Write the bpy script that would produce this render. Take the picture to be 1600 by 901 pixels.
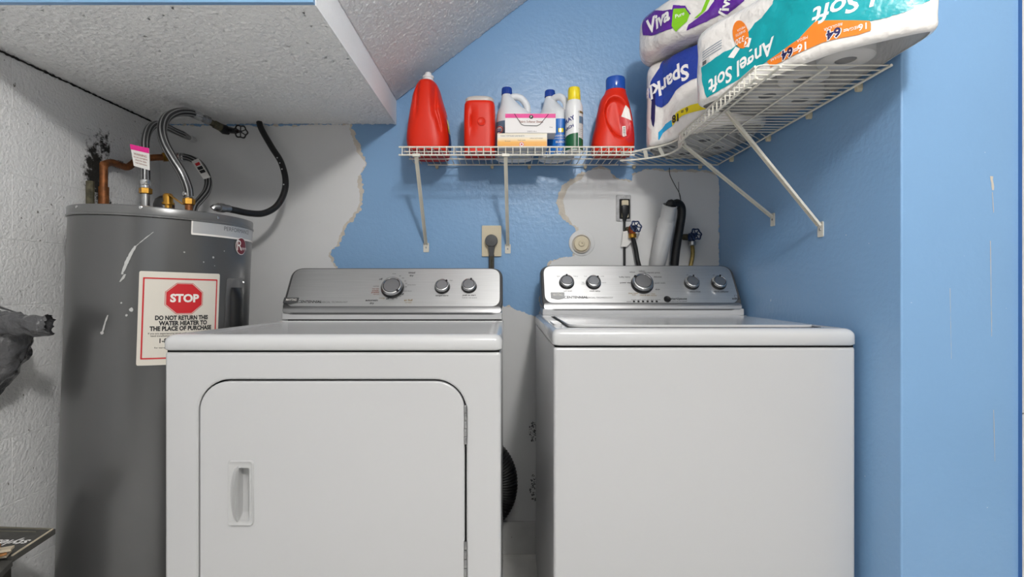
import bpy, bmesh, math, random
from mathutils import Vector, Matrix, noise
from mathutils.geometry import tessellate_polygon
from mathutils.bvhtree import BVHTree

for _o in list(bpy.data.objects):
    bpy.data.objects.remove(_o)
random.seed(7)
S = bpy.context.scene
C = S.collection
PI = math.pi

# ------------------------------------------------------------------ camera, world, light, exposure
CZ = 1.03                      # camera height
F, VPX, VPY = 800.0, 790.0, 447.0   # focal length in pixels of the 1600x901 frame, vanishing point
cam = bpy.data.cameras.new('camera')
cam.lens = 18.0; cam.sensor_width = 36.0; cam.sensor_fit = 'HORIZONTAL'
cam.shift_x = (800 - VPX) / 1600.0
cam.shift_y = (VPY - 450.5) / 1600.0
cam.clip_start = 0.02
camo = bpy.data.objects.new('camera', cam); C.objects.link(camo)
camo.location = (0, 0, CZ); camo.rotation_euler = (PI / 2, 0, 0)
S.camera = camo

W = bpy.data.worlds.new('world'); S.world = W; W.use_nodes = True
W.node_tree.nodes['Background'].inputs[0].default_value = (0.8, 0.9, 1.0, 1)
W.node_tree.nodes['Background'].inputs[1].default_value = 0.35

def area(name, loc, rot, sx, sy, power, col=(1, 1, 1), shape='RECTANGLE'):
    l = bpy.data.lights.new(name, 'AREA'); l.shape = shape; l.size = sx; l.size_y = sy
    l.energy = power; l.color = col
    o = bpy.data.objects.new(name, l); C.objects.link(o); o.location = loc; o.rotation_euler = rot
    return o
# ceiling lamp of the room in front of the closet, and an added soft fill light behind the camera
lp = bpy.data.lights.new('ceiling_lamp_light', 'POINT'); lp.energy = 87; lp.color = (1.0, 0.98, 0.95); lp.shadow_soft_size = 0.09
lpo = bpy.data.objects.new('ceiling_lamp_light', lp); C.objects.link(lpo); lpo.location = (0.36, -0.40, 2.22)
area('added_fill_light', (0.45, -2.55, 1.45), (PI / 2, 0, 0), 2.2, 1.5, 6, (0.95, 0.98, 1.0))

S.view_settings.view_transform = 'Standard'
S.view_settings.look = 'None'
S.view_settings.exposure = 0.0
S.view_settings.gamma = 1.0
S.view_settings.use_curve_mapping = False

# ------------------------------------------------------------------ helpers
def P(u, v, Y):
    return Vector(((u - VPX) / F * Y, Y, CZ - (v - VPY) / F * Y))

def ray(u, v):
    return Vector(((u - VPX) / F, 1.0, -(v - VPY) / F)).normalized()

EYE = Vector((0, 0, CZ))

def hit_plane(u, v, p0, n):
    d = ray(u, v); t = (Vector(p0) - EYE).dot(n) / d.dot(n)
    return EYE + d * t

def lin(h):
    h = h.lstrip('#'); out = []
    for i in (0, 2, 4):
        c = int(h[i:i + 2], 16) / 255.0
        out.append(c / 12.92 if c <= 0.04045 else ((c + 0.055) / 1.055) ** 2.4)
    return (out[0], out[1], out[2], 1.0)

MATS = {}
def weighted(o):
    md = o.modifiers.new('even', 'WEIGHTED_NORMAL'); md.keep_sharp = True; md.weight = 80; return o

def mat(name, col, rough=0.5, metal=0.0, bump=None, var=None, coat=0.0, spec=0.5, alpha=1.0, trans=0.0, ior=1.45, emit=None, stretch=None, specks=None, bump2=None):
    m = bpy.data.materials.new(name); m.use_nodes = True
    nt = m.node_tree; b = nt.nodes['Principled BSDF']
    c = lin(col) if isinstance(col, str) else tuple(col) + (1.0,)
    b.inputs['Base Color'].default_value = c
    b.inputs['Roughness'].default_value = rough
    b.inputs['Metallic'].default_value = metal
    b.inputs['Coat Weight'].default_value = coat
    b.inputs['Coat Roughness'].default_value = 0.12
    b.inputs['Specular IOR Level'].default_value = spec
    b.inputs['Alpha'].default_value = alpha
    b.inputs['Transmission Weight'].default_value = trans
    b.inputs['IOR'].default_value = ior
    if emit:
        b.inputs['Emission Color'].default_value = c; b.inputs['Emission Strength'].default_value = emit
    geo = nt.nodes.new('ShaderNodeNewGeometry')
    vec = geo.outputs['Position']
    if stretch:
        mp = nt.nodes.new('ShaderNodeMapping'); mp.inputs['Scale'].default_value = stretch
        nt.links.new(vec, mp.inputs['Vector']); vec = mp.outputs['Vector']
    src = None
    if var:
        sc, amt = var[0], var[1]
        n = nt.nodes.new('ShaderNodeTexNoise'); n.inputs['Scale'].default_value = sc; n.inputs['Detail'].default_value = 5
        nt.links.new(vec, n.inputs['Vector'])
        r = nt.nodes.new('ShaderNodeValToRGB')
        r.color_ramp.elements[0].position = 0.32; r.color_ramp.elements[1].position = 0.68
        r.color_ramp.elements[0].color = tuple(x * (1 - amt) for x in c[:3]) + (1,)
        r.color_ramp.elements[1].color = tuple(min(1, x * (1 + amt)) for x in c[:3]) + (1,)
        nt.links.new(n.outputs[0], r.inputs[0]); src = r.outputs[0]
    if specks:   # (scale, threshold, colour)
        n = nt.nodes.new('ShaderNodeTexNoise'); n.inputs['Scale'].default_value = specks[0]; n.inputs['Detail'].default_value = 3
        nt.links.new(geo.outputs['Position'], n.inputs['Vector'])
        r = nt.nodes.new('ShaderNodeValToRGB')
        r.color_ramp.elements[0].position = specks[1]; r.color_ramp.elements[1].position = specks[1] + 0.03
        r.color_ramp.elements[0].color = (0, 0, 0, 1); r.color_ramp.elements[1].color = (1, 1, 1, 1)
        nt.links.new(n.outputs[0], r.inputs[0])
        mx = nt.nodes.new('ShaderNodeMix'); mx.data_type = 'RGBA'
        nt.links.new(r.outputs[0], mx.inputs[0])
        if src: nt.links.new(src, mx.inputs[6])
        else: mx.inputs[6].default_value = c
        mx.inputs[7].default_value = lin(specks[2]); src = mx.outputs[2]
    if src: nt.links.new(src, b.inputs['Base Color'])
    prev = None
    for bp in (bump, bump2):
        if not bp: continue
        n = nt.nodes.new('ShaderNodeTexNoise'); n.inputs['Scale'].default_value = bp[0]; n.inputs['Detail'].default_value = bp[3] if len(bp) > 3 else 3
        nt.links.new(vec, n.inputs['Vector'])
        bn = nt.nodes.new('ShaderNodeBump'); bn.inputs['Strength'].default_value = bp[1]; bn.inputs['Distance'].default_value = bp[2]
        nt.links.new(n.outputs[0], bn.inputs['Height'])
        if prev: nt.links.new(prev.outputs[0], bn.inputs['Normal'])
        prev = bn
    if prev: nt.links.new(prev.outputs[0], b.inputs['Normal'])
    MATS[name] = m
    return m

class MB:
    def __init__(s): s.v = []; s.f = []; s.m = []
    def add(s, verts, faces, m=0):
        o = len(s.v); s.v += [Vector(v) for v in verts]
        for f in faces: s.f.append([i + o for i in f]); s.m.append(m)
        return s
    def box(s, x0, x1, y0, y1, z0, z1, m=0):
        v = [(x, y, z) for z in (z0, z1) for y in (y0, y1) for x in (x0, x1)]
        return s.add(v, [(0, 2, 3, 1), (4, 5, 7, 6), (0, 1, 5, 4), (2, 6, 7, 3), (0, 4, 6, 2), (1, 3, 7, 5)], m)
    def obox(s, M, hx, hy, hz, m=0):
        o = len(s.v); s.box(-hx, hx, -hy, hy, -hz, hz, m)
        for i in range(o, len(s.v)): s.v[i] = M @ s.v[i]
        return s
    def loft(s, loops, m=0, caps=(True, True), closed=True, ms=None):
        o = len(s.v); n = len(loops[0])
        for l in loops: s.v += [Vector(p) for p in l]
        for i in range(len(loops) - 1):
            for j in range(n if closed else n - 1):
                a = o + i * n + j; b = o + i * n + (j + 1) % n
                s.f.append([a, b, b + n, a + n]); s.m.append(ms[i] if ms else m)
        if caps[0]: s.f.append([o + j for j in range(n)][::-1]); s.m.append(ms[0] if ms else m)
        if caps[1]: s.f.append([o + (len(loops) - 1) * n + j for j in range(n)]); s.m.append(ms[-1] if ms else m)
        return s
    def tube(s, pts, r, n=8, m=0, caps=(True, True), flute=0.0):
        pts = [Vector(p) for p in pts]; loops = []
        t0 = (pts[1] - pts[0]).normalized()
        up = Vector((0, 0, 1)) if abs(t0.z) < 0.9 else Vector((1, 0, 0))
        a = t0.cross(up).normalized()
        for i, p in enumerate(pts):
            if i == 0: t = pts[1] - pts[0]
            elif i == len(pts) - 1: t = pts[-1] - pts[-2]
            else: t = (pts[i + 1] - p).normalized() + (p - pts[i - 1]).normalized()
            t.normalize(); a = (a - t * a.dot(t)).normalized(); b = t.cross(a)
            rr = r[i] if isinstance(r, (list, tuple)) else r
            loops.append([p + (a * math.cos(2 * PI * k / n) + b * math.sin(2 * PI * k / n)) * rr * (1 - flute * (k % 3 == 0)) for k in range(n)])
        o = len(s.m); s.loft(loops, m, caps)
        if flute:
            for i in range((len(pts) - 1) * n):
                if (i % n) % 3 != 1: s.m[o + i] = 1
        return s
    def lathe(s, prof, org, axis=(0, 0, 1), n=24, m=0, ms=None, caps=(True, True), sc=(1, 1)):
        ax = Vector(axis).normalized()
        up = Vector((0, 0, 1)) if abs(ax.z) < 0.9 else Vector((1, 0, 0))
        a = up.cross(ax).normalized(); b = ax.cross(a); org = Vector(org)
        return s.loft([[org + ax * h + (a * math.cos(2 * PI * k / n) * sc[0] + b * math.sin(2 * PI * k / n) * sc[1]) * r for k in range(n)] for r, h in prof], m, caps, True, ms)
    def poly(s, outline, fn, m=0, holes=()):
        loops = [[Vector((p[0], p[1], 0)) for p in outline]] + [[Vector((p[0], p[1], 0)) for p in h] for h in holes]
        flat = [p for l in loops for p in l]
        return s.add([fn(p.x, p.y) for p in flat], tessellate_polygon(loops), m)
    def prism(s, outline, fn, d0, d1, m=0, holes=(), back=True):
        s.poly(outline, lambda a, b: fn(a, b, d0), m, holes)
        if back: s.poly(outline, lambda a, b: fn(a, b, d1), m, holes)
        for l in (outline,) + tuple(holes):
            s.loft([[fn(a, b, d0) for a, b in l], [fn(a, b, d1) for a, b in l]], m, (False, False))
        return s
    def build(s, name, mats, parent=None, smooth=35, bevel=0.0, seg=2, weld=True, recalc=True):
        me = bpy.data.meshes.new(name)
        Mi = world_of(parent).inverted() if parent else Matrix.Identity(4)
        me.from_pydata([tuple(Mi @ v) for v in s.v], [], s.f)
        if not isinstance(mats, (list, tuple)): mats = [mats]
        for m in mats: me.materials.append(m)
        me.polygons.foreach_set('material_index', s.m)
        bm = bmesh.new(); bm.from_mesh(me)
        if weld: bmesh.ops.remove_doubles(bm, verts=bm.verts, dist=1e-6)
        if recalc: bmesh.ops.recalc_face_normals(bm, faces=bm.faces)
        bm.to_mesh(me); bm.free()
        if smooth:
            me.polygons.foreach_set('use_smooth', [True] * len(me.polygons))
            me.set_sharp_from_angle(angle=math.radians(smooth))
        o = bpy.data.objects.new(name, me); C.objects.link(o)
        if parent: o.parent = parent
        if bevel:
            md = o.modifiers.new('edge', 'BEVEL'); md.width = bevel; md.segments = seg; md.limit_method = 'ANGLE'; md.angle_limit = math.radians(40); md.harden_normals = True
        return o

def world_of(o):
    M = o.matrix_basis.copy()
    while o.parent:
        o = o.parent; M = o.matrix_basis @ M
    return M

def tag(o, label, cat, group=None):
    o['label'] = label; o['category'] = cat
    if group: o['group'] = group
    return o

def thing(name, label, cat, loc=(0, 0, 0), rot=(0, 0, 0), group=None):
    o = bpy.data.objects.new(name, None); C.objects.link(o)
    o.empty_display_size = 0.05
    o.location = loc; o.rotation_euler = rot
    return tag(o, label, cat, group)

def struct(o):
    o['kind'] = 'structure'; return o

def cat_rom(pts, n=6, closed=False):
    pts = [Vector(p) for p in pts]; out = []; N = len(pts)
    rng = range(N if closed else N - 1)
    for i in rng:
        if closed: p0, p1, p2, p3 = pts[i - 1], pts[i], pts[(i + 1) % N], pts[(i + 2) % N]
        else: p0, p1, p2, p3 = pts[max(i - 1, 0)], pts[i], pts[i + 1], pts[min(i + 2, N - 1)]
        for k in range(n):
            t = k / n
            out.append(0.5 * ((2 * p1) + (p2 - p0) * t + (2 * p0 - 5 * p1 + 4 * p2 - p3) * t * t + (3 * p1 - p0 - 3 * p2 + p3) * t ** 3))
    if not closed: out.append(pts[-1])
    return out

def rrect(x0, x1, y0, y1, r, n=6, corners=(1, 1, 1, 1)):
    """rounded rectangle, corners given as BL, BR, TR, TL radius factors"""
    out = []
    for (cx, cy, a0, k) in ((x0, y0, PI, 0), (x1, y0, 1.5 * PI, 1), (x1, y1, 0, 2), (x0, y1, 0.5 * PI, 3)):
        rr = r * corners[k]
        if rr < 1e-6: out.append((cx, cy)); continue
        ox = cx + rr if k in (0, 3) else cx - rr
        oy = cy + rr if k in (0, 1) else cy - rr
        for i in range(n + 1):
            a = a0 + 0.5 * PI * i / n
            out.append((ox + rr * math.cos(a), oy + rr * math.sin(a)))
    return out

def circle(cx, cy, r, n=24, ry=None):
    return [(cx + r * math.cos(2 * PI * k / n), cy + (ry or r) * math.sin(2 * PI * k / n)) for k in range(n)]

_TX = {}
def text2d(s, size, bold=0.0, align='CENTER', condense=1.0, shear=0.0):
    """flat glyph triangles of a string, centred on y, as (verts, faces)"""
    key = (s, bold, align, shear)
    if key not in _TX:
        cu = bpy.data.curves.new('glyphs', 'FONT'); cu.body = s; cu.size = 1.0; cu.align_x = align; cu.align_y = 'CENTER'
        cu.offset = bold; cu.resolution_u = 3; cu.shear = shear; cu.fill_mode = 'FRONT'
        o = bpy.data.objects.new('glyphs', cu); C.objects.link(o)
        dg = bpy.context.evaluated_depsgraph_get()
        me = bpy.data.meshes.new_from_object(o.evaluated_get(dg))
        _TX[key] = ([(v.co.x, v.co.y) for v in me.vertices], [list(p.vertices) for p in me.polygons])
        bpy.data.objects.remove(o); bpy.data.curves.remove(cu); bpy.data.meshes.remove(me)
    v, f = _TX[key]
    return [(x * size * condense, y * size) for x, y in v], f

def poly2d(outline, holes=()):
    loops = [[Vector((p[0], p[1], 0)) for p in outline]] + [[Vector((p[0], p[1], 0)) for p in h] for h in holes]
    flat = [(p.x, p.y) for l in loops for p in l]
    return flat, [list(t) for t in tessellate_polygon(loops)]

def shift2d(g, dx, dy, rot=0.0):
    c, s = math.cos(rot), math.sin(rot)
    return [(x * c - y * s + dx, x * s + y * c + dy) for x, y in g[0]], g[1]

def decal(name, m, parent, geos, fn, maxlen=0.02, label=None):
    """flat print laid on a surface: 2-D triangles refined and mapped by fn(a, b) -> point (None drops)"""
    bm = bmesh.new()
    for v, f in geos:
        vs = [bm.verts.new((x, y, 0)) for x, y in v]
        for t in f:
            try: bm.faces.new([vs[i] for i in t])
            except ValueError: pass
    bmesh.ops.triangulate(bm, faces=bm.faces)
    for _ in range(6):
        es = [e for e in bm.edges if e.calc_length() > maxlen]
        if not es: break
        bmesh.ops.subdivide_edges(bm, edges=es, cuts=1)
        bmesh.ops.triangulate(bm, faces=[f for f in bm.faces if len(f.verts) > 3])
    bm.verts.index_update()
    pts = [fn(v.co.x, v.co.y) for v in bm.verts]
    faces = [[v.index for v in f.verts] for f in bm.faces]
    bm.free()
    faces = [f for f in faces if all(pts[i] is not None for i in f)]
    b = MB(); b.add([p if p is not None else Vector((0, 0, 0)) for p in pts], faces)
    used = sorted({i for f in faces for i in f}); ix = {o: n for n, o in enumerate(used)}
    b.v = [b.v[i] for i in used]; b.f = [[ix[i] for i in f] for f in b.f]
    o = b.build(name, m, parent, smooth=0, weld=False)
    if label: o['label'] = label
    return o

def copy_tree(o, loc=None, label=None, parent=None, link=True):
    c = o.copy(); C.objects.link(c)
    if parent: c.parent = parent
    if loc is not None: c.location = loc
    if label: c['label'] = label
    for ch in [x for x in bpy.data.objects if x.parent == o]:
        copy_tree(ch, parent=c)
    return c

def ragged(pts, amp, step=0.004, seed=0.0, freq=30):
    """outline refined to `step` and pushed about by noise (brush-worn paint edge)"""
    out = []; n = len(pts)
    for i in range(n):
        a = Vector(pts[i]); b = Vector(pts[(i + 1) % n]); k = max(1, int((b - a).length / step))
        d = (b - a).normalized(); nn = Vector((-d.y, d.x))
        for j in range(k):
            p = a.lerp(b, j / k)
            q = Vector((p.x * freq, p.y * freq, seed))
            e = noise.noise(q) + 0.6 * noise.noise(q * 2.7) + 0.5 * noise.noise(q * 6.1)
            out.append(tuple(p + nn * amp * e))
    return out

# ------------------------------------------------------------------ materials
BLUE = '#7ba1c8'
m_blue = mat('blue_wall_paint', BLUE, 0.32, bump=(70, 0.30, 0.004, 4), var=(2.2, 0.035), specks=(38, 0.765, '#c9d4dd'))
m_blue_trim = mat('blue_trim_paint', '#3f68a0', 0.3)
m_plaster = mat('white_bare_plaster', '#d2d2d2', 0.7, bump=(60, 0.10, 0.003), var=(5, 0.03), specks=(30, 0.77, '#8f8c86'))
m_fringe = mat('cream_old_paint', '#c3bbaf', 0.7, bump=(70, 0.3, 0.004), var=(30, 0.10))
m_popcorn = mat('knockdown_ceiling_texture', '#f0f0f0', 0.5, bump=(160, 0.5, 0.008, 2))
m_popcorn2 = mat('stair_underside_texture', '#f0f0f0', 0.6, bump=(200, 0.5, 0.008, 2))
m_soffit_face = mat('white_soffit_paint', '#f2f2f2', 0.6, bump=(90, 0.35, 0.005))
m_rear = mat('dull_room_paint', '#86837e', 0.8)
m_room = mat('white_room_paint', '#f0f0ee', 0.7)
m_floor = mat('pale_floor_tile', '#e6e4e0', 0.4, var=(14, 0.06), specks=(22, 0.70, '#5a5753'))
m_base = mat('white_baseboard_paint', '#c9c8c6', 0.45, var=(9, 0.08), specks=(40, 0.7, '#6d6862'))
m_white = mat('white_enamel', '#bcbcbd', 0.28, coat=0.35, var=(1.5, 0.012))
m_white2 = mat('white_enamel_lid', '#c2c2c3', 0.16, coat=0.5)
m_plastic_w = mat('white_plastic', '#b9b9b9', 0.35)
m_steel = mat('brushed_steel', '#d2d2d2', 0.42, 1.0, stretch=(1.2, 70, 70), var=(6, 0.05))
def brush(m):      # horizontal brushing: the gloss spreads up and down the panel
    nt = m.node_tree; b = nt.nodes['Principled BSDF']; b.inputs['Anisotropic'].default_value = 0.75
    cx = nt.nodes.new('ShaderNodeCombineXYZ')
    for i, v in enumerate((0.0, 0.545, 0.839)): cx.inputs[i].default_value = v
    nt.links.new(cx.outputs[0], b.inputs['Tangent'])
brush(m_steel)
m_chrome = mat('polished_chrome', '#cacaca', 0.24, 1.0)
m_satin = mat('satin_trim_metal', '#8e8e8f', 0.3, 1.0)
m_darkgrey = mat('dark_grey_plastic', '#4a4a4b', 0.4)
m_black = mat('black_plastic', '#141415', 0.35)
m_rubber = mat('black_rubber', '#1b1b1c', 0.45, var=(40, 0.3))
m_seam = mat('dark_seam', '#161616', 0.8)
m_knobface = mat('satin_knob_metal', '#a5a5a7', 0.34, 1.0)
m_ink = mat('black_print', '#262628', 0.6)
m_ink_grey = mat('grey_print', '#5a5a5c', 0.6)
m_ink_red = mat('rust_print', '#8a4a34', 0.6)
m_ink_gold = mat('gold_print', '#8d7440', 0.6)
m_heater = mat('heater_grey_enamel', '#646464', 0.30, 0.5, var=(3, 0.05), coat=0.15)
m_heater2 = mat('heater_cap_grey', '#6c6c6c', 0.3, 0.4, coat=0.2)
m_cream = mat('cream_label_paper', '#d5cfc4', 0.35)
m_red = mat('red_label_ink', '#c3242b', 0.4)
m_maroon = mat('maroon_badge', '#6d141c', 0.3)
m_lblwhite = mat('white_label_ink', '#e6e2dc', 0.4)
m_silver_label = mat('silver_label', '#b9b9b9', 0.3, 0.3)
m_drip = mat('dried_glue', '#b8b8b6', 0.3)
m_braid = mat('braided_steel', '#bdbdbd', 0.30, 0.9, bump=(500, 0.35, 0.001))
m_braid_dark = mat('braid_reflection_streak', '#4b4b4c', 0.4, 0.8)  # dark stripes painted along the braid for its reflection streaks
m_galv = mat('galvanised_steel', '#9c9c9c', 0.35, 0.9, var=(40, 0.2))
m_brass = mat('brass', '#b98a3c', 0.3, 1.0, var=(30, 0.25))
m_copper = mat('old_copper', '#86532f', 0.5, 0.5, var=(45, 0.4))
m_oxide = mat('corroded_pipe', '#54503f', 0.7, 0.2, var=(60, 0.5))
m_pink = mat('magenta_print', '#d61b83', 0.45)
m_paper = mat('white_paper', '#dcdad6', 0.6)
m_wire = mat('white_coated_wire', '#d9d5c9', 0.38)
m_strut = mat('cream_painted_steel', '#d3cfc3', 0.4, var=(25, 0.05))
m_tide = mat('red_orange_bottle', '#d3260c', 0.42, spec=0.35)
m_cap_w = mat('white_bottle_cap', '#e4e4e4', 0.3)
m_cap_b = mat('blue_bottle_cap', '#1c3f96', 0.25)
m_cap_tr = mat('clear_blue_cap', '#1a4fae', 0.12, coat=0.6)
m_cap_y = mat('yellow_cap', '#ead324', 0.35)
m_bleach = mat('white_jug_plastic', '#dfe1e4', 0.35)
m_lbl_blue = mat('blue_label', '#1f6fc4', 0.35)
m_lbl_navy = mat('navy_label', '#1d2f7c', 0.3)
m_lbl_slate = mat('slate_label', '#5f7890', 0.35)
m_green = mat('green_label', '#0f5a35', 0.35)
m_box = mat('white_carton', '#e2dedd', 0.5)
m_frame_grey = mat('dull_metal_frame', '#8f8f90', 0.45, 0.6, var=(60, 0.2))
m_orange_y = mat('amber_print', '#e7a63a', 0.5)
m_grey_lid = mat('pale_grey_lid', '#c3bdb8', 0.4)
m_film = mat('white_printed_film', '#e6e2de', 0.24, coat=0.5, bump=(30, 0.6, 0.014, 3))
m_teal = mat('teal_film', '#0099a2', 0.34, coat=0.12, bump=(26, 0.4, 0.012, 3))
m_orange = mat('orange_film', '#ea7f22', 0.34, coat=0.1, bump=(22, 0.2, 0.01, 3))
m_navy = mat('navy_film', '#1d3a9a', 0.2, coat=0.6, bump=(28, 0.55, 0.014, 3))
m_navy_d = mat('dark_navy_film', '#201a52', 0.2, coat=0.6)
m_purple = mat('purple_film', '#5a1c92', 0.2, coat=0.6, bump=(28, 0.55, 0.014, 3))
m_lime = mat('lime_film', '#7fc21c', 0.25, coat=0.4)
m_yellow = mat('yellow_film', '#ecd60e', 0.25, coat=0.4)
m_sky = mat('sky_blue_film', '#26a3d8', 0.25, coat=0.4)
m_filmtext = mat('white_film_print', '#f2f0ee', 0.3, coat=0.3)
m_tissue = mat('white_tissue', '#d9d5d0', 0.9, bump=(150, 0.2, 0.002))
m_core = mat('dark_roll_core', '#2a2622', 0.9)
m_kraft = mat('brown_cardboard', '#9a6a3c', 0.8, var=(20, 0.15))
m_plate = mat('ivory_wall_plate', '#cbbfa4', 0.4)
m_whitepvc = mat('painted_pvc', '#c2c2c2', 0.5, bump=(40, 0.2, 0.003), var=(12, 0.06), specks=(26, 0.72, '#7f7c78'))
m_bluewheel = mat('blue_valve_paint', '#1d2f52', 0.4, 0.2, var=(60, 0.35))
m_copper_red = mat('copper_red_valve', '#9a4a2a', 0.45, 0.5, var=(50, 0.4))
m_hose_y = mat('tan_hose', '#8d7a45', 0.4, 0.3, var=(60, 0.3))
m_bag = mat('grey_plastic_bag', '#4c4c4e', 0.25, coat=0.35, bump=(34, 0.8, 0.02, 4), var=(9, 0.15))
m_bin = mat('charcoal_canvas', '#4a4946', 0.8, bump=(500, 0.4, 0.001), var=(40, 0.12))
m_stitch = mat('olive_trim_tape', '#6b675a', 0.7)
m_bareboard = mat('pale_card_edge', '#c3b6a0', 0.8)

def film_clear():
    m = bpy.data.materials.new('clear_film'); m.use_nodes = True; nt = m.node_tree
    b = nt.nodes['Principled BSDF']; out = nt.nodes['Material Output']
    b.inputs['Base Color'].default_value = lin('#e8e4e0'); b.inputs['Roughness'].default_value = 0.15
    tr = nt.nodes.new('ShaderNodeBsdfTransparent'); mx = nt.nodes.new('ShaderNodeMixShader'); mx.inputs[0].default_value = 0.32
    nt.links.new(tr.outputs[0], mx.inputs[1]); nt.links.new(b.outputs[0], mx.inputs[2]); nt.links.new(mx.outputs[0], out.inputs['Surface'])
    return m
m_clear = film_clear()

def block_material():
    """white painted block with soot and mould blotches round the pipe in the far corner"""
    m = mat('white_painted_block', '#e4e4e4', 0.65, bump=(130, 0.65, 0.006, 3), specks=(70, 0.715, '#77746f'))
    nt = m.node_tree; b = nt.nodes['Principled BSDF']
    src = b.inputs['Base Color'].links[0].from_socket
    geo = nt.nodes.new('ShaderNodeNewGeometry')
    def stain(cy, cz, ry, rz, thr):
        mp = nt.nodes.new('ShaderNodeMapping'); mp.vector_type = 'TEXTURE'
        mp.inputs['Location'].default_value = (-1.335, cy, cz); mp.inputs['Scale'].default_value = (0.6, ry, rz)
        nt.links.new(geo.outputs['Position'], mp.inputs['Vector'])
        ln = nt.nodes.new('ShaderNodeVectorMath'); ln.operation = 'LENGTH'; nt.links.new(mp.outputs[0], ln.inputs[0])
        n = nt.nodes.new('ShaderNodeTexNoise'); n.inputs['Scale'].default_value = 48; n.inputs['Detail'].default_value = 6; n.inputs['Roughness'].default_value = 0.7
        nt.links.new(geo.outputs['Position'], n.inputs['Vector'])
        a = nt.nodes.new('ShaderNodeMath'); a.operation = 'MULTIPLY_ADD'; a.inputs[1].default_value = -0.42; a.inputs[2].default_value = thr
        nt.links.new(ln.outputs['Value'], a.inputs[0])
        s = nt.nodes.new('ShaderNodeMath'); s.operation = 'ADD'; nt.links.new(a.outputs[0], s.inputs[0]); nt.links.new(n.outputs[0], s.inputs[1])
        r = nt.nodes.new('ShaderNodeMapRange'); r.inputs['From Min'].default_value = 0.60; r.inputs['From Max'].default_value = 0.76
        nt.links.new(s.outputs[0], r.inputs['Value'])
        return r.outputs[0]
    cur = src
    for args in ((1.665, 1.40, 0.05, 0.12, 0.50), (1.70, 1.50, 0.07, 0.10, 0.30), (1.72, 1.30, 0.09, 0.10, 0.28)):
        k = stain(*args)
        mx = nt.nodes.new('ShaderNodeMix'); mx.data_type = 'RGBA'
        nt.links.new(k, mx.inputs[0]); nt.links.new(cur, mx.inputs[6]); mx.inputs[7].default_value = lin('#2b2926'); cur = mx.outputs[2]
    nt.links.new(cur, b.inputs['Base Color'])
    return m
m_block = block_material()
m_joint = mat('painted_mortar_joint', '#dcdcdc', 0.75, bump=(70, 0.4, 0.006))

# ------------------------------------------------------------------ the setting
XL, XR, YB = -1.335, 0.827, 1.98
YR = 1.07                    # where the right wall turns towards the viewer
SOF, SX, SY = CZ + 0.624, -0.424, 1.14    # soffit underside, its right edge, its front edge
FH = 0.095                   # height of the soffit's right face
SL = 0.765                   # rise of the stair underside per metre

b = MB(); b.box(XL - 0.4, 2.2, -2.7, YB + 0.1, -0.06, 0.0)
floor = struct(b.build('floor', m_floor, smooth=0))

b = MB(); b.box(XL - 0.1, XR + 0.1, YB, YB + 0.1, 0, 2.9)
wall_back = struct(b.build('wall_back', m_blue, smooth=0))
def WB(u, v, off=0.0006):
    p = P(u, v, YB); return Vector((p.x, YB - off, p.z))
def wall_patch(name, px, m, off, amp, seed, label=None, freq=30):
    pts = [(WB(u, v).x, WB(u, v).z) for u, v in px]
    o = MB().poly(ragged(pts, amp, 0.004, seed, freq), lambda a, c: Vector((a, YB - off, c))).build(name, m, wall_back, smooth=0)
    if label: o['label'] = label
left_px = [(248, 196), (300, 196), (400, 197), (470, 196), (546, 194), (549, 212), (561, 237), (569, 256), (559, 275), (563, 306), (558, 330),
           (538, 352), (527, 378), (515, 394), (521, 417), (548, 450), (600, 478), (700, 487), (790, 478), (826, 492), (850, 500), (850, 880), (248, 880)]
wall_patch('cream_paint_fringe', [(u + (5 if u > 500 and v < 440 else 0), v) for u, v in left_px], m_fringe, 0.0006, 0.011, 3.1, 'cream fringe of old paint round the bare plaster', 40)
wall_patch('bare_plaster_patch', left_px, m_plaster, 0.0012, 0.008, 1.7, 'large white bare plaster area with a ragged edge')
mid_px = [(842, 500), (846, 440), (862, 408), (884, 402), (897, 400), (905, 380), (903, 356), (894, 351), (884, 335), (880, 313), (890, 290), (908, 280), (917, 268), (935, 262), (952, 266),
          (961, 279), (986, 284), (988, 273), (1009, 264), (1032, 267), (1075, 268), (1108, 269), (1120, 274), (1123, 287), (1123, 500)]
wall_patch('cream_paint_fringe', [(u - (11 if u < 912 and v < 345 else 4 if u < 912 and v < 420 else 0), v - (2 if v < 290 else 0)) for u, v in mid_px], m_fringe, 0.0006, 0.007, 9.3, None, 40)
wall_patch('bare_plaster_patch', mid_px, m_plaster, 0.0012, 0.0045, 5.5, 'white primed patch round the laundry taps')
# holes and smudges low on the bare plaster between the machines
def smudge(cu, cv, ru, rv, n, seed):
    rnd = random.Random(seed); bb = MB()
    for _ in range(n):
        a = rnd.uniform(0, 2 * PI); r = math.sqrt(rnd.random())
        c = WB(cu + ru * r * math.cos(a), cv + rv * r * math.sin(a)); s = rnd.uniform(0.0008, 0.0034)
        bb.poly(ragged(circle(c.x, c.z, s, 7, s * rnd.uniform(0.5, 1.5)), s * 0.4, 0.003, rnd.random() * 9, 90), lambda x, z: Vector((x, YB - 0.0018, z)))
    o = bb.build('mould_specks', m_ink_grey, wall_back, smooth=0); o['kind'] = 'stuff'
smudge(834, 674, 8, 16, 90, 1); smudge(834, 762, 6, 22, 80, 2)

b = MB(); b.box(XR, 2.1, YR, YB + 0.1, 0, 2.9)
wall_right = struct(b.build('wall_right', m_blue, smooth=0, bevel=0.004, seg=2))
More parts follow.
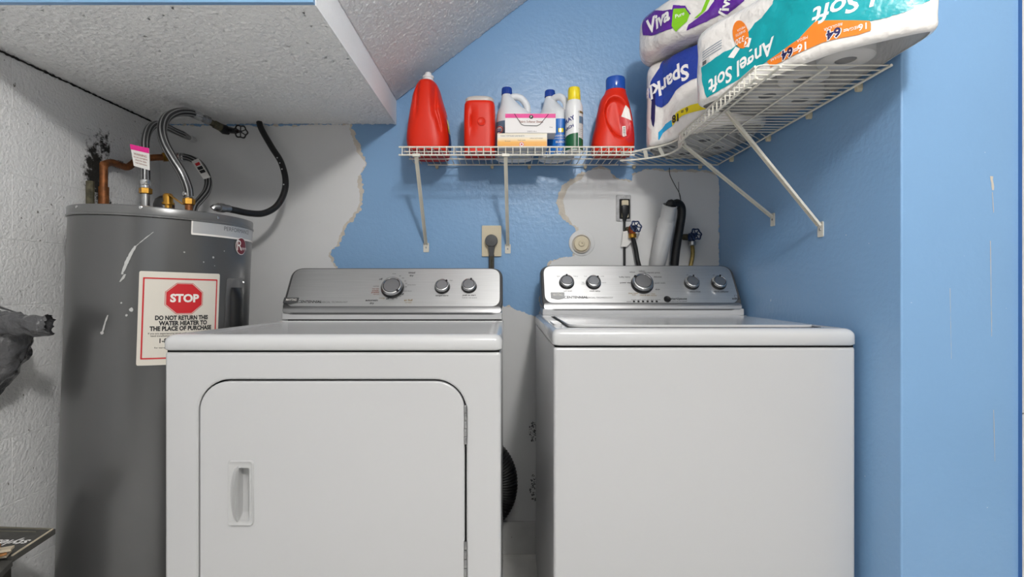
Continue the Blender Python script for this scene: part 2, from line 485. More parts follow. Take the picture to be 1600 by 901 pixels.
# long pale scrapes on the face of the wall return
def scrape(u, v0, v1, w, parent, seed):
    a = P(u, v0, YR); c = P(u + 2, v1, YR)
    pts = [(a.x - w, a.z), (c.x - w * 0.6, c.z), (c.x + w * 0.6, c.z), (a.x + w, a.z)]
    MB().poly(ragged(pts, w * 0.5, 0.006, seed, 80), lambda x, z: Vector((x, YR - 0.0008, z))).build('paint_scrape', m_fringe, parent, smooth=0)
for i, (u, v0, v1, w) in enumerate(((1549, 275, 297, 0.0032), (1550, 300, 332, 0.0007), (1547, 376, 525, 0.0007), (1552, 640, 720, 0.0006), (1484, 450, 560, 0.0004))):
    scrape(u, v0, v1, w, wall_right, i * 3.3)

b = MB(); b.box(1.0712, 1.17, YR - 0.0085, YR, 0, 2.3)
t1 = b.build('trim_1', [m_base, m_blue_trim], smooth=0)
for p in t1.data.polygons:
    if p.normal.x < -0.5: p.material_index = 1
struct(t1)

# left wall: painted blocks laid in courses on a backing
b = MB(); b.box(XL - 0.1, XL - 0.0008, -2.7, YB + 0.05, 0, 2.45)
wall_left = struct(b.build('wall_left', m_joint, smooth=0))
CH, CL, GAP = 0.178, 0.356, 0.0014
def block_mesh(L):
    h, c = CH - GAP, 0.0009
    bb = MB()
    lo = [(-0.02, 0, 0), (-0.02, L, 0), (-0.02, L, h), (-0.02, 0, h)]
    l1 = [(-c, 0, 0), (-c, L, 0), (-c, L, h), (-c, 0, h)]
    l2 = [(0, c, c), (0, L - c, c), (0, L - c, h - c), (0, c, h - c)]
    bb.loft([lo, l1, l2], 0, (False, True))
    o = bb.build('block', m_block, None, smooth=0); me = o.data; bpy.data.objects.remove(o); return me
full = block_mesh(CL - GAP)
last = {}
for r in range(-7, 3):
    z = 1.335 + r * CH
    if z < 0: continue
    y = 1.571 + (0.17 if r % 2 else 0.0) - 4 * CL
    while y < YB - 0.02:
        L = min(CL - GAP, YB - y)
        if y > 0.75:
            if L < CL - GAP - 1e-4:
                k = round(L, 4)
                if k not in last: last[k] = block_mesh(L)
                me = last[k]
            else: me = full
            o = bpy.data.objects.new('block', me); C.objects.link(o); o.location = (XL, y, z); o.parent = wall_left
        y += CL

# ceiling: soffit over the heater, sloping stair underside, flat room ceiling
ceiling = bpy.data.objects.new('ceiling', None); C.objects.link(ceiling); struct(ceiling)
b = MB(); b.box(XL - 0.1, SX - 0.0003, SY, YB, SOF + 0.004, SOF + FH)
b.build('soffit_core', m_soffit_face, ceiling, smooth=0)
b = MB(); b.box(SX + 0.0003, SX + 0.002, SY, YB, SOF, SOF + FH)
b.build('soffit_side', m_soffit_face, ceiling, smooth=0)
def knockdown(name, m, fn, a0, a1, b0, b1, step, amp, seed, st):
    """sprayed texture: a dense sheet of small streaky lumps; fn(a, b, h) -> point"""
    na, nb = int((a1 - a0) / step), int((b1 - b0) / step); v = []
    for j in range(nb + 1):
        y = b0 + (b1 - b0) * j / nb
        for i in range(na + 1):
            x = a0 + (a1 - a0) * i / na
            q = Vector((x * st[0] + y * st[2], y * st[1], seed))
            n = noise.noise(q) + 0.55 * noise.noise(q * 2.3)
            h = amp * max(0.0, min(1.0, 0.45 + 1.1 * n)) ** 1.3
            if i in (0, na) or j in (0, nb): h *= 0.2
            v.append(fn(x, y, h))
    f = [(j * (na + 1) + i, j * (na + 1) + i + 1, (j + 1) * (na + 1) + i + 1, (j + 1) * (na + 1) + i) for j in range(nb) for i in range(na)]
    mb = MB(); mb.v = v; mb.f = f; mb.m = [0] * len(f)
    return mb.build(name, m, ceiling, smooth=180, weld=False, recalc=False)
knockdown('soffit_underside', m_popcorn, lambda x, y, h: Vector((x, y, SOF + 0.004 - h)), XL, SX, SY, YB, 0.0032, 0.0044, 2.0, (80, 112, 42))
x1 = SX + (2.45 - SOF - FH) / SL
b = MB(); v = []
for y in (SY, YB):
    v += [(SX, y, SOF + FH), (x1, y, 2.45), (x1, y, 2.50), (SX - 0.02, y, SOF + FH + 0.05)]
b.add(v, [(0, 1, 2, 3), (4, 7, 6, 5), (0, 4, 5, 1), (1, 5, 6, 2), (2, 6, 7, 3), (3, 7, 4, 0)])
b.build('stair_core', m_popcorn2, ceiling, smooth=0)
_k = math.hypot(1, SL)
knockdown('stair_underside', m_popcorn2, lambda x, y, h: Vector((SX + x / _k + (h + 0.0004) * SL / _k, y, SOF + FH + x * SL / _k - (h + 0.0004) / _k)), 0.004, 0.95, SY, YB, 0.0036, 0.0042, 7.0, (110, 110, 10))
# dirty crack where the soffit meets the block wall
MB().poly(ragged([(SY, SOF - 0.001), (YB, SOF - 0.001), (YB, SOF - 0.0065), (SY, SOF - 0.0075)], 0.0022, 0.004, 3.3, 90), lambda y, z: Vector((XL + 0.0022, y, z))).build('corner_crack', m_seam, ceiling, smooth=0)
b = MB(); b.box(x1 - 0.002, 2.1, SY, YB + 0.1, 2.45, 2.52); b.box(XL - 0.1, 2.2, -2.7, SY, 2.45, 2.52)
b.build('flat_ceiling', m_room, ceiling, smooth=0)
# blue header wall over the soffit's front edge
b = MB(); b.box(XL - 0.1, SX, SY - 0.012, SY - 0.0003, SOF + 0.0015, 2.449)
struct(b.build('wall_header', m_blue, smooth=0))
# room behind the viewer
b = MB(); b.box(2.1, 2.2, -2.7, YR + 0.02, 0, 2.45)
struct(b.build('wall_room_right', m_rear, smooth=0))
b = MB()
for x0, x1_, z0, z1 in ((XL - 0.1, -0.7, 0, 2.45), (1.6, 2.2, 0, 2.45), (-0.7, 1.6, 0, 0.65), (-0.7, 1.6, 2.25, 2.45)):
    b.box(x0, x1_, -2.75, -2.65, z0, z1)
struct(b.build('wall_rear', m_rear, smooth=0))

b = MB(); b.box(XL, XR, YB - 0.014, YB - 0.0002, 0, 0.125)
b2 = b.build('baseboard_back', m_base, smooth=0, bevel=0.003); struct(b2)

# ------------------------------------------------------------------ water heater
HX, HY, HR, HT = -1.0735, 1.56, 0.232, 1.245
heater = thing('water_heater', 'tall grey cylindrical tank water heater with a red stop notice, beside the dryer', 'water heater', (HX, HY, 0), (0, math.radians(2.0), 0))
HM = world_of(heater); HMi = HM.inverted()
def hb(): return MB()
def hbuild(mb, name, m, **k):
    mb.v = [HM @ v for v in mb.v]; return mb.build(name, m, heater, **k)
b = hb().lathe([(HR - 0.02, 0.03), (HR, 0.035), (HR, HT - 0.03)], (0, 0, 0), n=96)
hbuild(b, 'tank', m_heater)
b = hb().lathe([(HR - 0.03, 0.0), (HR - 0.03, 0.035)], (0, 0, 0), n=48); hbuild(b, 'base_ring', m_darkgrey)
b = hb().lathe([(HR + 0.001, HT - 0.029), (HR + 0.0045, HT - 0.028), (HR + 0.0045, HT - 0.024), (HR + 0.0025, HT - 0.022), (HR + 0.0025, HT - 0.005), (HR + 0.001, HT - 0.0015), (HR - 0.004, HT), (HR - 0.05, HT + 0.002), (0.001, HT + 0.004)], (0, 0, 0), n=96)
cap = hbuild(b, 'top_cap', m_heater2, smooth=25)
def hcyl(phi, z, off=0.0): return Vector(((HR + off) * math.sin(phi), -(HR + off) * math.cos(phi), z))
def hpix(u, v, R=None):
    """pixel -> (phi, z) on the tilted tank"""
    R = R or HR
    o = HMi @ EYE; d = (HMi.to_3x3() @ ray(u, v))
    A = d.x * d.x + d.y * d.y; B = o.x * d.x + o.y * d.y; Cc = o.x * o.x + o.y * o.y - R * R
    t = (-B - math.sqrt(max(0, B * B - A * Cc))) / A
    p = o + d * t
    return math.atan2(p.x, -p.y), p.z
for u, v in ((120, 323), (220, 324), (340, 340)):
    phi, z = hpix(u, v, HR + 0.0025); q = hcyl(phi, z, 0.002)
    s = hb().lathe([(0.0045, 0), (0.004, 0.0025), (0.0015, 0.0035)], q, (q.x, q.y, 0), 10)
    s.v = [HM @ w for w in s.v]; s.build('screw', m_chrome, cap)
# stop notice
tl, tr, bl = hpix(218, 423), hpix(343, 428), hpix(213, 571)
LW, LH = HR * (tr[0] - tl[0]), tl[1] - bl[1]
pc, zc = 0.5 * (tl[0] + tr[0]), 0.5 * (tl[1] + bl[1])
def lab(off): return lambda a, c: HM @ hcyl(pc + (a - 0.5) * LW / HR, zc + (0.5 - c) * LH, off)
def hdecal(name, m, geos, off, label=None, parent=None, fn=None): return decal(name, m, parent or heater, geos, fn or lab(off), 0.06, label)
notice = hdecal('stop_notice', m_cream, [poly2d(rrect(0, 1, 0, 1, 0.02, 3))], 0.0016, 'cream stop notice with a red border')
bd = rrect(0.045, 0.962, 0.065, 0.935, 0.004, 1); bi = rrect(0.064, 0.944, 0.080, 0.920, 0.004, 1)
oct_ = lambda r: [(0.528 + r * math.cos(PI / 8 + k * PI / 4), 0.285 + r * 0.74 * math.sin(PI / 8 + k * PI / 4)) for k in range(8)]
hdecal('red_border', m_red, [poly2d(bd, [bi])], 0.0022, None, notice)
hdecal('octagon_edge', m_red, [poly2d(oct_(0.250), [oct_(0.243)])], 0.0022, None, notice)
hdecal('red_octagon', m_red, [poly2d(oct_(0.234))], 0.0022, None, notice)
def ltext(s, size, x, y, bold=0.02, cond=1.0, asp=None):
    v, f = text2d(s, size, bold); k = LW / LH
    return ([(x + a * cond, y - c * k) for a, c in v], f)
hdecal('stop_lettering', m_lblwhite, [ltext('STOP', 0.150, 0.53, 0.285, 0.045, 0.95)], 0.0029, None, notice)
hdecal('notice_lettering', m_ink, [ltext('DO NOT RETURN THIS', 0.082, 0.515, 0.497, 0.05, 0.75), ltext('WATER HEATER TO', 0.082, 0.535, 0.555, 0.05, 0.79), ltext('THE PLACE OF PURCHASE', 0.082, 0.515, 0.612, 0.05, 0.78),
       ltext('If you are experiencing issues with your water heater or', 0.033, 0.49, 0.662, 0.005, 0.98), ltext('need installation assistance, please call us first at', 0.033, 0.47, 0.688, 0.005, 1.0),
       ltext('1-800-432-8373', 0.085, 0.488, 0.742, 0.03, 0.9), ltext('Technical assistance line', 0.03, 0.5, 0.790, 0.005), ltext('For warranty claims have the serial number ready', 0.03, 0.5, 0.815, 0.005)], 0.0022, None, notice)
# maker's strip and round badge
a0, a1, a2 = hpix(299, 343), hpix(299, 364), hpix(380, 362)
phi_r = a0[0] + 1.30
def strip(off): return lambda a, c: HM @ hcyl(a, c, off)
sz0, sz1 = a1[1], a0[1]
st = hdecal('maker_strip', m_silver_label, [poly2d(rrect(a0[0], phi_r, sz0 - 0.004, sz1, 0.006, 3))], 0, 'silver maker strip', None, strip(0.0016))
hdecal('strip_edge', m_lblwhite, [poly2d(rrect(a0[0], phi_r, sz0 - 0.004, sz1, 0.006, 3), [rrect(a0[0] + 0.016, phi_r - 0.016, sz0 + 0.001, sz1 - 0.002, 0.004, 2)])], 0, None, st, strip(0.0021))
pp = hpix(349, 357)
v, f = text2d('PERFORMANCE', 0.017, 0.0, 'LEFT')
hdecal('strip_lettering', m_ink_grey, [([(pp[0] + x / HR, pp[1] + y) for x, y in v], f)], 0, None, st, strip(0.0021))
bp = hpix(375.5, 384.5); br = 0.0262
def bdisc(r): return poly2d(circle(bp[0], bp[1], r / HR, 40, r))
badge = hdecal('round_badge', m_lblwhite, [bdisc(br)], 0, 'dark red round badge', None, strip(0.0027))
hdecal('badge_field', m_maroon, [bdisc(br * 0.92)], 0, None, badge, strip(0.0033))
v, f = text2d('R', 0.044, 0.0, 'CENTER'); g1 = ([(bp[0] + (x - 0.011) / HR, bp[1] + y) for x, y in v], f)
v, f = text2d('heem', 0.016, 0.0, 'CENTER'); g2 = ([(bp[0] + (x + 0.010) / HR, bp[1] + y - 0.006) for x, y in v], f)
hdecal('badge_lettering', m_lblwhite, [g1, g2], 0, None, badge, strip(0.0039))
# element access cover
c0, c1 = hpix(353, 434), hpix(353, 520)
cw = 0.36
pan = rrect(c0[0], c0[0] + cw, c1[1] - 0.05, c0[1], 0.03, 4)
b = MB(); b.prism(pan, lambda a, c, d: HM @ hcyl(a, c, d), 0.003, 0.0)
cov = b.build('access_cover', m_heater, heater, bevel=0.002)
b = MB(); cxx = c0[0] + cw * 0.53; rows = []
for i in range(9):
    t = i / 8; z = c0[1] - 0.028 - t * 0.14
    top = 1.0 - max(0, (0.3 - t) / 0.3) ** 2
    rows.append([HM @ hcyl(cxx + (k / 12 - 0.5) * 0.21, z, 0.002 + 0.017 * max(0, top) * math.sin(PI * k / 12) ** 0.6) for k in range(13)])
b.loft(rows, 0, (False, False), closed=False); b.build('cover_bulge', m_black, cov, smooth=50)
for u, v in ((388, 441),):
    phi, z = hpix(388, 441); q = hcyl(min(phi, c0[0] + cw - 0.04), c0[1] - 0.012, 0.003)
    s = MB().lathe([(0.004, 0), (0.003, 0.002)], q, (q.x, q.y, 0), 8); s.v = [HM @ w for w in s.v]; s.build('screw', m_chrome, cov)
# streaks of dried glue on the tank
def drip(px, w, seed):
    pts = [hpix(u, v) for u, v in px]; L = len(pts); lft = []; rgt = []
    for i, (a, c) in enumerate(pts):
        ww = w * (0.35 + 0.65 * math.sin(PI * (i + 0.6) / L)); lft.append((a * HR - ww, c)); rgt.append((a * HR + ww, c))
    o = ragged(lft + rgt[::-1], w * 0.45, 0.004, seed, 120)
    decal('glue_drip', m_drip, heater, [poly2d([(x / HR, y) for x, y in o])], strip(0.0012), 0.05)
drip([(212, 384), (207, 392), (203, 400), (198, 410), (194, 420), (191, 428)], 0.0042, 2.0)
drip([(196, 428), (192, 435), (188, 440)], 0.0032, 4.0)
drip([(240, 362), (230, 370), (220, 378), (213, 384)], 0.0014, 6.0)
drip([(169, 492), (165, 503), (162, 514), (160, 521)], 0.0024, 8.0)
for i, (u, v, r) in enumerate(((160, 520, 0.004), (190, 473, 0.0022), (205, 483, 0.005), (198, 492, 0.003), (288, 394, 0.002), (333, 402, 0.003), (318, 409, 0.002), (335, 415, 0.0015), (350, 392, 0.0016))):
    a, c = hpix(u, v)
    o = ragged(circle(a * HR, c, r, 10), r * 0.5, 0.002, i * 2.2, 150)
    decal('glue_spot', m_drip, heater, [poly2d([(x / HR, y) for x, y in o])], strip(0.0012), 0.05)
# relief valve on the lid
ht = HT + 0.002
def htop(u, Y):
    p = P(u, 320, Y); q = HMi @ p; q.z = ht; return q
q = htop(263, 1.50)
tv = MB()
qq = HM @ q + Vector((0, 0, 0.010))
rv = MB().lathe([(0.010, -0.0105), (0.010, 0.014), (0.0165, 0.014), (0.0165, 0.020), (0.013, 0.020), (0.013, 0.042), (0.010, 0.046)], qq, n=20).build('relief_valve', m_brass, heater)
hp = qq + Vector((-0.020, 0.012, 0))
MB().lathe([(0.027, -0.011), (0.027, 0.016), (0.022, 0.032), (0.010, 0.041), (0.001, 0.043)], hp, n=24).build('valve_cap', m_black, rv)
b = MB(); b.tube([qq + Vector((0.004, -0.004, 0.046)), qq + Vector((0.020, -0.008, 0.034)), qq + Vector((0.046, -0.014, 0.008))], 0.004, 6)
b.v = [qq + (v_ - qq) for v_ in b.v]
M = Matrix.Translation(qq + Vector((0.030, -0.010, 0.028))) @ Matrix.Rotation(0.62, 4, 'Y')
b = MB().obox(M, 0.026, 0.006, 0.0015); b.build('valve_lever', m_brass, rv, bevel=0.001)

# ------------------------------------------------------------------ plumbing above the heater
def handwheel(c, n, R, parent, m, tilt=0.0, lobes=6, name='handwheel'):
    n = Vector(n).normalized(); up = Vector((0, 0, 1)); a = up.cross(n).normalized(); bb_ = n.cross(a); c = Vector(c)
    mb = MB(); N = 60; pts = []
    for k in range(N):
        t = 2 * PI * k / N + tilt; r = R * (1 + 0.09 * math.cos(lobes * t)); pts.append((t, r))
    T = R * 0.14; loops = []
    for t, r in pts:
        d = a * math.cos(t) + bb_ * math.sin(t)
        loops.append([c + d * (r + T * math.cos(2 * PI * j / 8)) + n * T * math.sin(2 * PI * j / 8) for j in range(8)])
    loops.append(loops[0]); mb.loft(loops, 0, (False, False))
    for k in range(lobes):
        t = 2 * PI * (k + 0.5) / lobes + tilt; d = a * math.cos(t) + bb_ * math.sin(t)
        mb.tube([c + d * R * 0.1 - n * T, c + d * R * 0.55 - n * T * 0.6, c + d * R * 0.97], R * 0.095, 6)
    mb.lathe([(R * 0.24, -R * 0.4), (R * 0.27, 0), (R * 0.22, R * 0.16), (R * 0.1, R * 0.2)], c, n, 14)
    return mb.build(name, m, parent)

# left braided connector
f1 = thing('flexible_water_connector', 'braided steel hose with a magenta and white tag, rising from the heater to the wall', 'water hose', tuple(P(227.6, 320, 1.50)))
pts = cat_rom([P(227.6, 300, 1.50), P(227.6, 285, 1.50), P(227.3, 250, 1.50), P(226.5, 223, 1.52), P(232, 203, 1.58), P(243, 194.5, 1.66), P(258, 197, 1.74), P(272, 204, 1.82), P(286, 210, 1.885)], 8)
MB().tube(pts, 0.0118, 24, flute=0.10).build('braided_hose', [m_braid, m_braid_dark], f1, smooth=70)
base = P(227.6, 300, 1.50); topz = (HM @ Vector((0.0, -0.06, HT))).z
b = MB().lathe([(0.011, topz - base.z - 0.0005), (0.011, 0.0)], base, n=16); b.build('pipe_nipple', m_galv, f1)
b = MB().lathe([(0.013, -0.006), (0.0165, -0.004), (0.0165, 0.010), (0.013, 0.012)], base, n=6); b.build('hex_nut', m_brass, f1, smooth=20)
b = MB().lathe([(0.0128, 0.012), (0.0128, 0.018), (0.0115, 0.019), (0.0135, 0.022), (0.0135, 0.034), (0.0118, 0.036)], base, n=18); b.build('ferrule', m_chrome, f1)
b = MB().tube([P(284, 209.2, 1.88), P(290, 212.5, 1.90), P(296, 215.5, 1.925)], [0.013, 0.011, 0.009], 12); b.build('ferrule', m_galv, f1)
b = MB().tube([P(295, 215, 1.92), P(303, 218.5, 1.978)], 0.011, 10); b.build('painted_elbow', m_plaster, f1)
# hanging tag on it
tg = [(203, 225), (233, 231.5), (234, 266), (209, 259)]
def tagpt(u, v): return P(u, v, 1.478 + 0.0004 * (u - 203))
b = MB(); b.add([tagpt(*p) for p in tg] + [tagpt(*p) + Vector((0, 0.0008, 0)) for p in tg], [(0, 1, 2, 3), (7, 6, 5, 4), (0, 4, 5, 1), (1, 5, 6, 2), (2, 6, 7, 3), (3, 7, 4, 0)])
tgo = b.build('paper_tag', m_paper, f1, smooth=0); tgo['label'] = 'white paper tag with a magenta top'
def tagmap(a, c):   # a right 0..1, c down 0..1
    p = tagpt(tg[0][0] * (1 - a) * (1 - c) + tg[1][0] * a * (1 - c) + tg[3][0] * (1 - a) * c + tg[2][0] * a * c,
              tg[0][1] * (1 - a) * (1 - c) + tg[1][1] * a * (1 - c) + tg[3][1] * (1 - a) * c + tg[2][1] * a * c); return p - Vector((0, 0.0006, 0))
decal('magenta_band', m_pink, tgo, [poly2d([(0, 0), (1, 0), (1, 0.24), (0, 0.24)])], tagmap, 0.6)
decal('tag_lettering', m_ink_red, tgo, [([(x + 0.5, 0.42 + k * 0.13 - y) for x, y in g[0]], g[1]) for k, g in enumerate((text2d('WARNING', 0.15, 0.01), text2d('do not overtighten', 0.105, 0.01), text2d('check for leaks', 0.11, 0.01), text2d('read instructions', 0.105, 0.01)))], tagmap, 0.6)

# middle braided connector with the shut-off valve
f2 = thing('flexible_water_connector', 'looping braided steel hose from the heater up to the black shut-off valve', 'water hose', tuple(P(295, 330, 1.57)))
b2 = P(295, 318, 1.57)
pts = cat_rom([P(295, 306, 1.57), P(293, 292, 1.565), P(284, 270, 1.555), P(271, 249, 1.55), P(258, 225, 1.55), P(253, 203, 1.56), P(259, 185, 1.60), P(274, 176, 1.66), P(291, 175, 1.72), P(303, 178, 1.765)], 8)
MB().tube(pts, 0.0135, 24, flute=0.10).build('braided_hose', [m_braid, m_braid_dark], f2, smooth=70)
zt = (HM @ Vector((0.1, 0, HT))).z
MB().lathe([(0.0105, zt - b2.z - 0.0005), (0.0105, 0.0)], b2, n=14).build('pipe_nipple', m_copper, f2)
MB().lathe([(0.012, -0.004), (0.017, -0.002), (0.017, 0.014), (0.013, 0.016)], b2, n=6).build('hex_nut', m_brass, f2, smooth=20)
MB().lathe([(0.0125, 0.014), (0.0145, 0.016), (0.0125, 0.019), (0.0145, 0.022), (0.0145, 0.034), (0.0132, 0.037)], b2, Vector((-0.12, 0, 1)), 18).build('ferrule', m_chrome, f2)
MB().tube([P(300, 176.8, 1.757), P(312, 182, 1.79)], 0.0148, 14).build('ferrule', m_chrome, f2)
MB().tube([P(311, 181.6, 1.788), P(318, 185, 1.805), P(319, 185.5, 1.807), P(326, 189, 1.825)], [0.012, 0.012, 0.0155, 0.0155], 8).build('union_nut', m_galv, f2, smooth=20)
MB().tube([P(325, 188.6, 1.822), P(334, 193.5, 1.845), P(335, 194, 1.847), P(345, 199, 1.87)], [0.011, 0.011, 0.014, 0.014], 12).build('pipe_adapter', m_oxide, f2)
sv = thing('shut_off_valve', 'black shut-off valve with a lobed handwheel, under the soffit on the back wall', 'valve', tuple(P(352, 203, 1.90)))
MB().tube([P(343, 198, 1.866), P(350, 202, 1.885), P(358, 205, 1.90)], [0.013, 0.018, 0.014], 14).build('valve_body', m_black, sv)
MB().tube([P(352, 202.5, 1.888), P(355, 203, 1.978)], 0.011, 12).build('supply_stub', m_oxide, sv)
MB().tube([P(358, 203, 1.895), P(366, 204.5, 1.875), P(372, 205, 1.86)], [0.012, 0.010, 0.006], 12).build('bonnet', m_black, sv)
handwheel(P(376, 205.5, 1.85), (0.55, -0.8, -0.1), 0.021, sv, m_black)

# copper outlet pipe in the corner
cp = thing('copper_pipe', 'corroded copper pipe rising in the left corner and bending along the wall', 'pipe', (-1.30, 1.66, 0))
bx = -1.305
pts = [Vector((bx, 1.66, 0.0)), Vector((bx, 1.66, 1.0)), P(162, 275, 1.66), P(162, 262, 1.662), P(164, 257, 1.67), P(169, 254.5, 1.69), P(176, 254, 1.71), P(188, 258, 1.745), P(199, 261, 1.775), P(208, 255, 1.79), P(216, 249.5, 1.80), P(236, 246.5, 1.835), P(258, 245.4, 1.87)]
MB().tube(cat_rom(pts, 5), 0.0115, 12).build('pipe_run', m_copper, cp)
MB().tube([P(162, 292, 1.66), P(162, 320, 1.66), Vector((bx, 1.66, 1.05))], 0.0145, 14).build('sleeve_coupling', m_copper, cp)
MB().tube([P(254, 245.6, 1.865), P(264, 245.2, 1.878)], 0.017, 6).build('hex_nut', m_brass, cp, smooth=20)
MB().tube([P(260, 245.2, 1.872), P(279, 244.6, 1.893)], 0.0122, 12).build('red_stub', m_copper_red, cp)
for k in range(3):
    MB().lathe([(0.0135, -0.002), (0.0150, 0), (0.0135, 0.002)], P(183 + k * 3, 256 + k, 1.735 + k * 0.008), (0.5, 0.7, -0.25), 12).build('clamp_ring', m_galv, cp)
MB().tube([Vector((-1.316, 1.622, 0)), Vector((-1.316, 1.622, 1.0)), Vector((-1.316, 1.622, P(146, 283, 1.622).z))], 0.0115, 10).build('old_pipe', m_oxide, cp)

f3 = thing('flexible_water_connector', 'short braided steel hose with a white warning label, curving behind the big loop', 'water hose', tuple(P(295, 345, 1.73)))
pts = cat_rom([P(276, 244.7, 1.893), P(284, 245, 1.895), P(299, 248, 1.887), P(313, 257, 1.875), P(322, 272, 1.86), P(325.5, 286, 1.845), P(322, 300, 1.825), P(312, 313, 1.79), P(303, 324, 1.755), P(298, 345, 1.73)], 8)
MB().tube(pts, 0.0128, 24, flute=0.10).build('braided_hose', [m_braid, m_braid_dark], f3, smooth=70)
for k in range(3):
    MB().lathe([(0.0135, -0.004), (0.0150, -0.003), (0.0150, 0.003), (0.0135, 0.004)], P(278 + 4.5 * k, 244.8 + 0.3 * k, 1.893), (1, 0.02, -0.05), 14).build('ferrule', m_chrome, f3)
lb = [(299, 252), (310, 247), (329, 277), (318, 280)]
b = MB(); ycv = lambda u, v: 1.852 - 0.0012 * (v - 250)
b.add([P(u, v, ycv(u, v)) for u, v in lb] + [P(u, v, ycv(u, v) + 0.001) for u, v in lb], [(0, 1, 2, 3), (7, 6, 5, 4), (0, 4, 5, 1), (1, 5, 6, 2), (2, 6, 7, 3), (3, 7, 4, 0)])
wl = b.build('warning_label', m_paper, f3, smooth=0)
def lbmap(a, c):
    u = lb[0][0] * (1 - a) * (1 - c) + lb[1][0] * a * (1 - c) + lb[3][0] * (1 - a) * c + lb[2][0] * a * c
    v = lb[0][1] * (1 - a) * (1 - c) + lb[1][1] * a * (1 - c) + lb[3][1] * (1 - a) * c + lb[2][1] * a * c
    return P(u, v, ycv(u, v) - 0.0006)
decal('label_print', m_ink, wl, [poly2d([(0.15, 0.36), (0.85, 0.36), (0.85, 0.52), (0.15, 0.52)]), poly2d([(0.15, 0.55), (0.85, 0.55), (0.85, 0.7), (0.15, 0.7)])], lbmap, 0.5)
decal('label_heading', m_red, wl, [poly2d([(0.2, 0.16), (0.8, 0.16), (0.8, 0.3), (0.2, 0.3)])], lbmap, 0.5)

# black power conduit
cb = thing('power_conduit', 'black flexible conduit curving from the ceiling corner down to the heater lid', 'cable', tuple(P(405, 193, 1.945)))
pts = cat_rom([P(405, 190, 1.95), P(407, 198, 1.945), P(413, 210, 1.935), P(426, 232, 1.915), P(439, 253, 1.90), P(446, 279, 1.88), P(444, 301, 1.86), P(432, 322, 1.83), P(412, 333, 1.79), P(390, 333, 1.74), P(370, 329, 1.69), P(356, 326, 1.65)], 8)
MB().tube(pts, 0.0112, 12).build('conduit', m_rubber, cb, smooth=60)
q = P(345, 324, 1.62)
MB().tube([P(358, 326, 1.655), P(350, 325, 1.635), P(349, 325, 1.633), P(341, 324, 1.61)], [0.012, 0.012, 0.0145, 0.0145], 12).build('conduit_clamp', m_galv, cb)
MB().tube([P(342, 324, 1.612), P(335, 323.5, 1.60), P(332, 326, 1.597)], [0.0115, 0.010, 0.010], 10).build('elbow_fitting', m_galv, cb)
for k, t in enumerate((30, 33, 36, 44)):
    p = Vector(pts[t]); MB().lathe([(0.003, -0.001), (0.002, 0.003)], p + Vector((-0.002, -0.0102, 0.001 * k)), (0, -1, 0), 7).build('plaster_splash', m_plaster, cb)

# ------------------------------------------------------------------ laundry machines
TH = math.radians(33)
def make_console(root, x0, x1, yb, zb, L, yback, taper_l, taper_r):
    """leaning control console; returns fn(x, b, d) on its face"""
    t = Vector((0, math.sin(TH), math.cos(TH))); n = Vector((0, -math.cos(TH), math.sin(TH))); o = Vector((0, yb, zb))
    def face(x, b_, d=0.0): return o + Vector((x, 0, 0)) + t * b_ + n * d
    def trap(i, b0, b1, r):   # trapezoid inset by i, rounded
        pts = [(x0 + i, b0), (x1 - i, b0), (x1 - taper_r * b1 / L - i, b1), (x0 + taper_l * b1 / L + i, b1)]
        out = []
        for k in range(4):
            p = Vector(pts[k]); a = (Vector(pts[k - 1]) - p).normalized(); c = (Vector(pts[(k + 1) % 4]) - p).normalized()
            for j in range(9):
                s = j / 8; out.append(tuple(((1 - s) ** 2 * (p + a * r) + 2 * s * (1 - s) * p + s * s * (p + c * r))))
        return out
    shell = trap(0.0, 0.0, L, 0.042)
    mb = MB(); N = len(shell)
    fr = [face(a, c, 0.0) for a, c in trap(0.004, 0.003, L - 0.003, 0.04)]
    f2_ = [face(a, c, -0.004) for a, c in shell]
    bk = [Vector((p.x, yback - 0.004, p.z)) for p in f2_]
    mb.loft([fr, f2_, bk], 0, (True, True))
    con = mb.build('console', m_darkgrey, root, smooth=40)
    # brushed face and the polished strip under it
    def slab(name, m, outline, d0, d1, parent, bev):
        return MB().prism(outline, lambda a, c, d: face(a, c, d), d1, d0).build(name, m, parent, smooth=40, bevel=bev)
    pan = slab('control_panel', m_steel, trap(0.010, 0.026, L - 0.007, 0.034), 0.0, 0.003, con, 0.0012)
    pan['label'] = 'brushed steel control panel'
    chin = trap(0.006, 0.002, 0.0265, 0.012)
    mb = MB()
    def chin_pt(a, c, d): return face(a, c, d - 0.005 * (1 - (c - 0.002) / 0.0245) ** 2 * (1 if d > 0 else 0))
    mb.prism(chin, chin_pt, 0.0040, -0.002); mb.build('polished_strip', m_satin, con, smooth=50)
    return con, pan, face, n, t

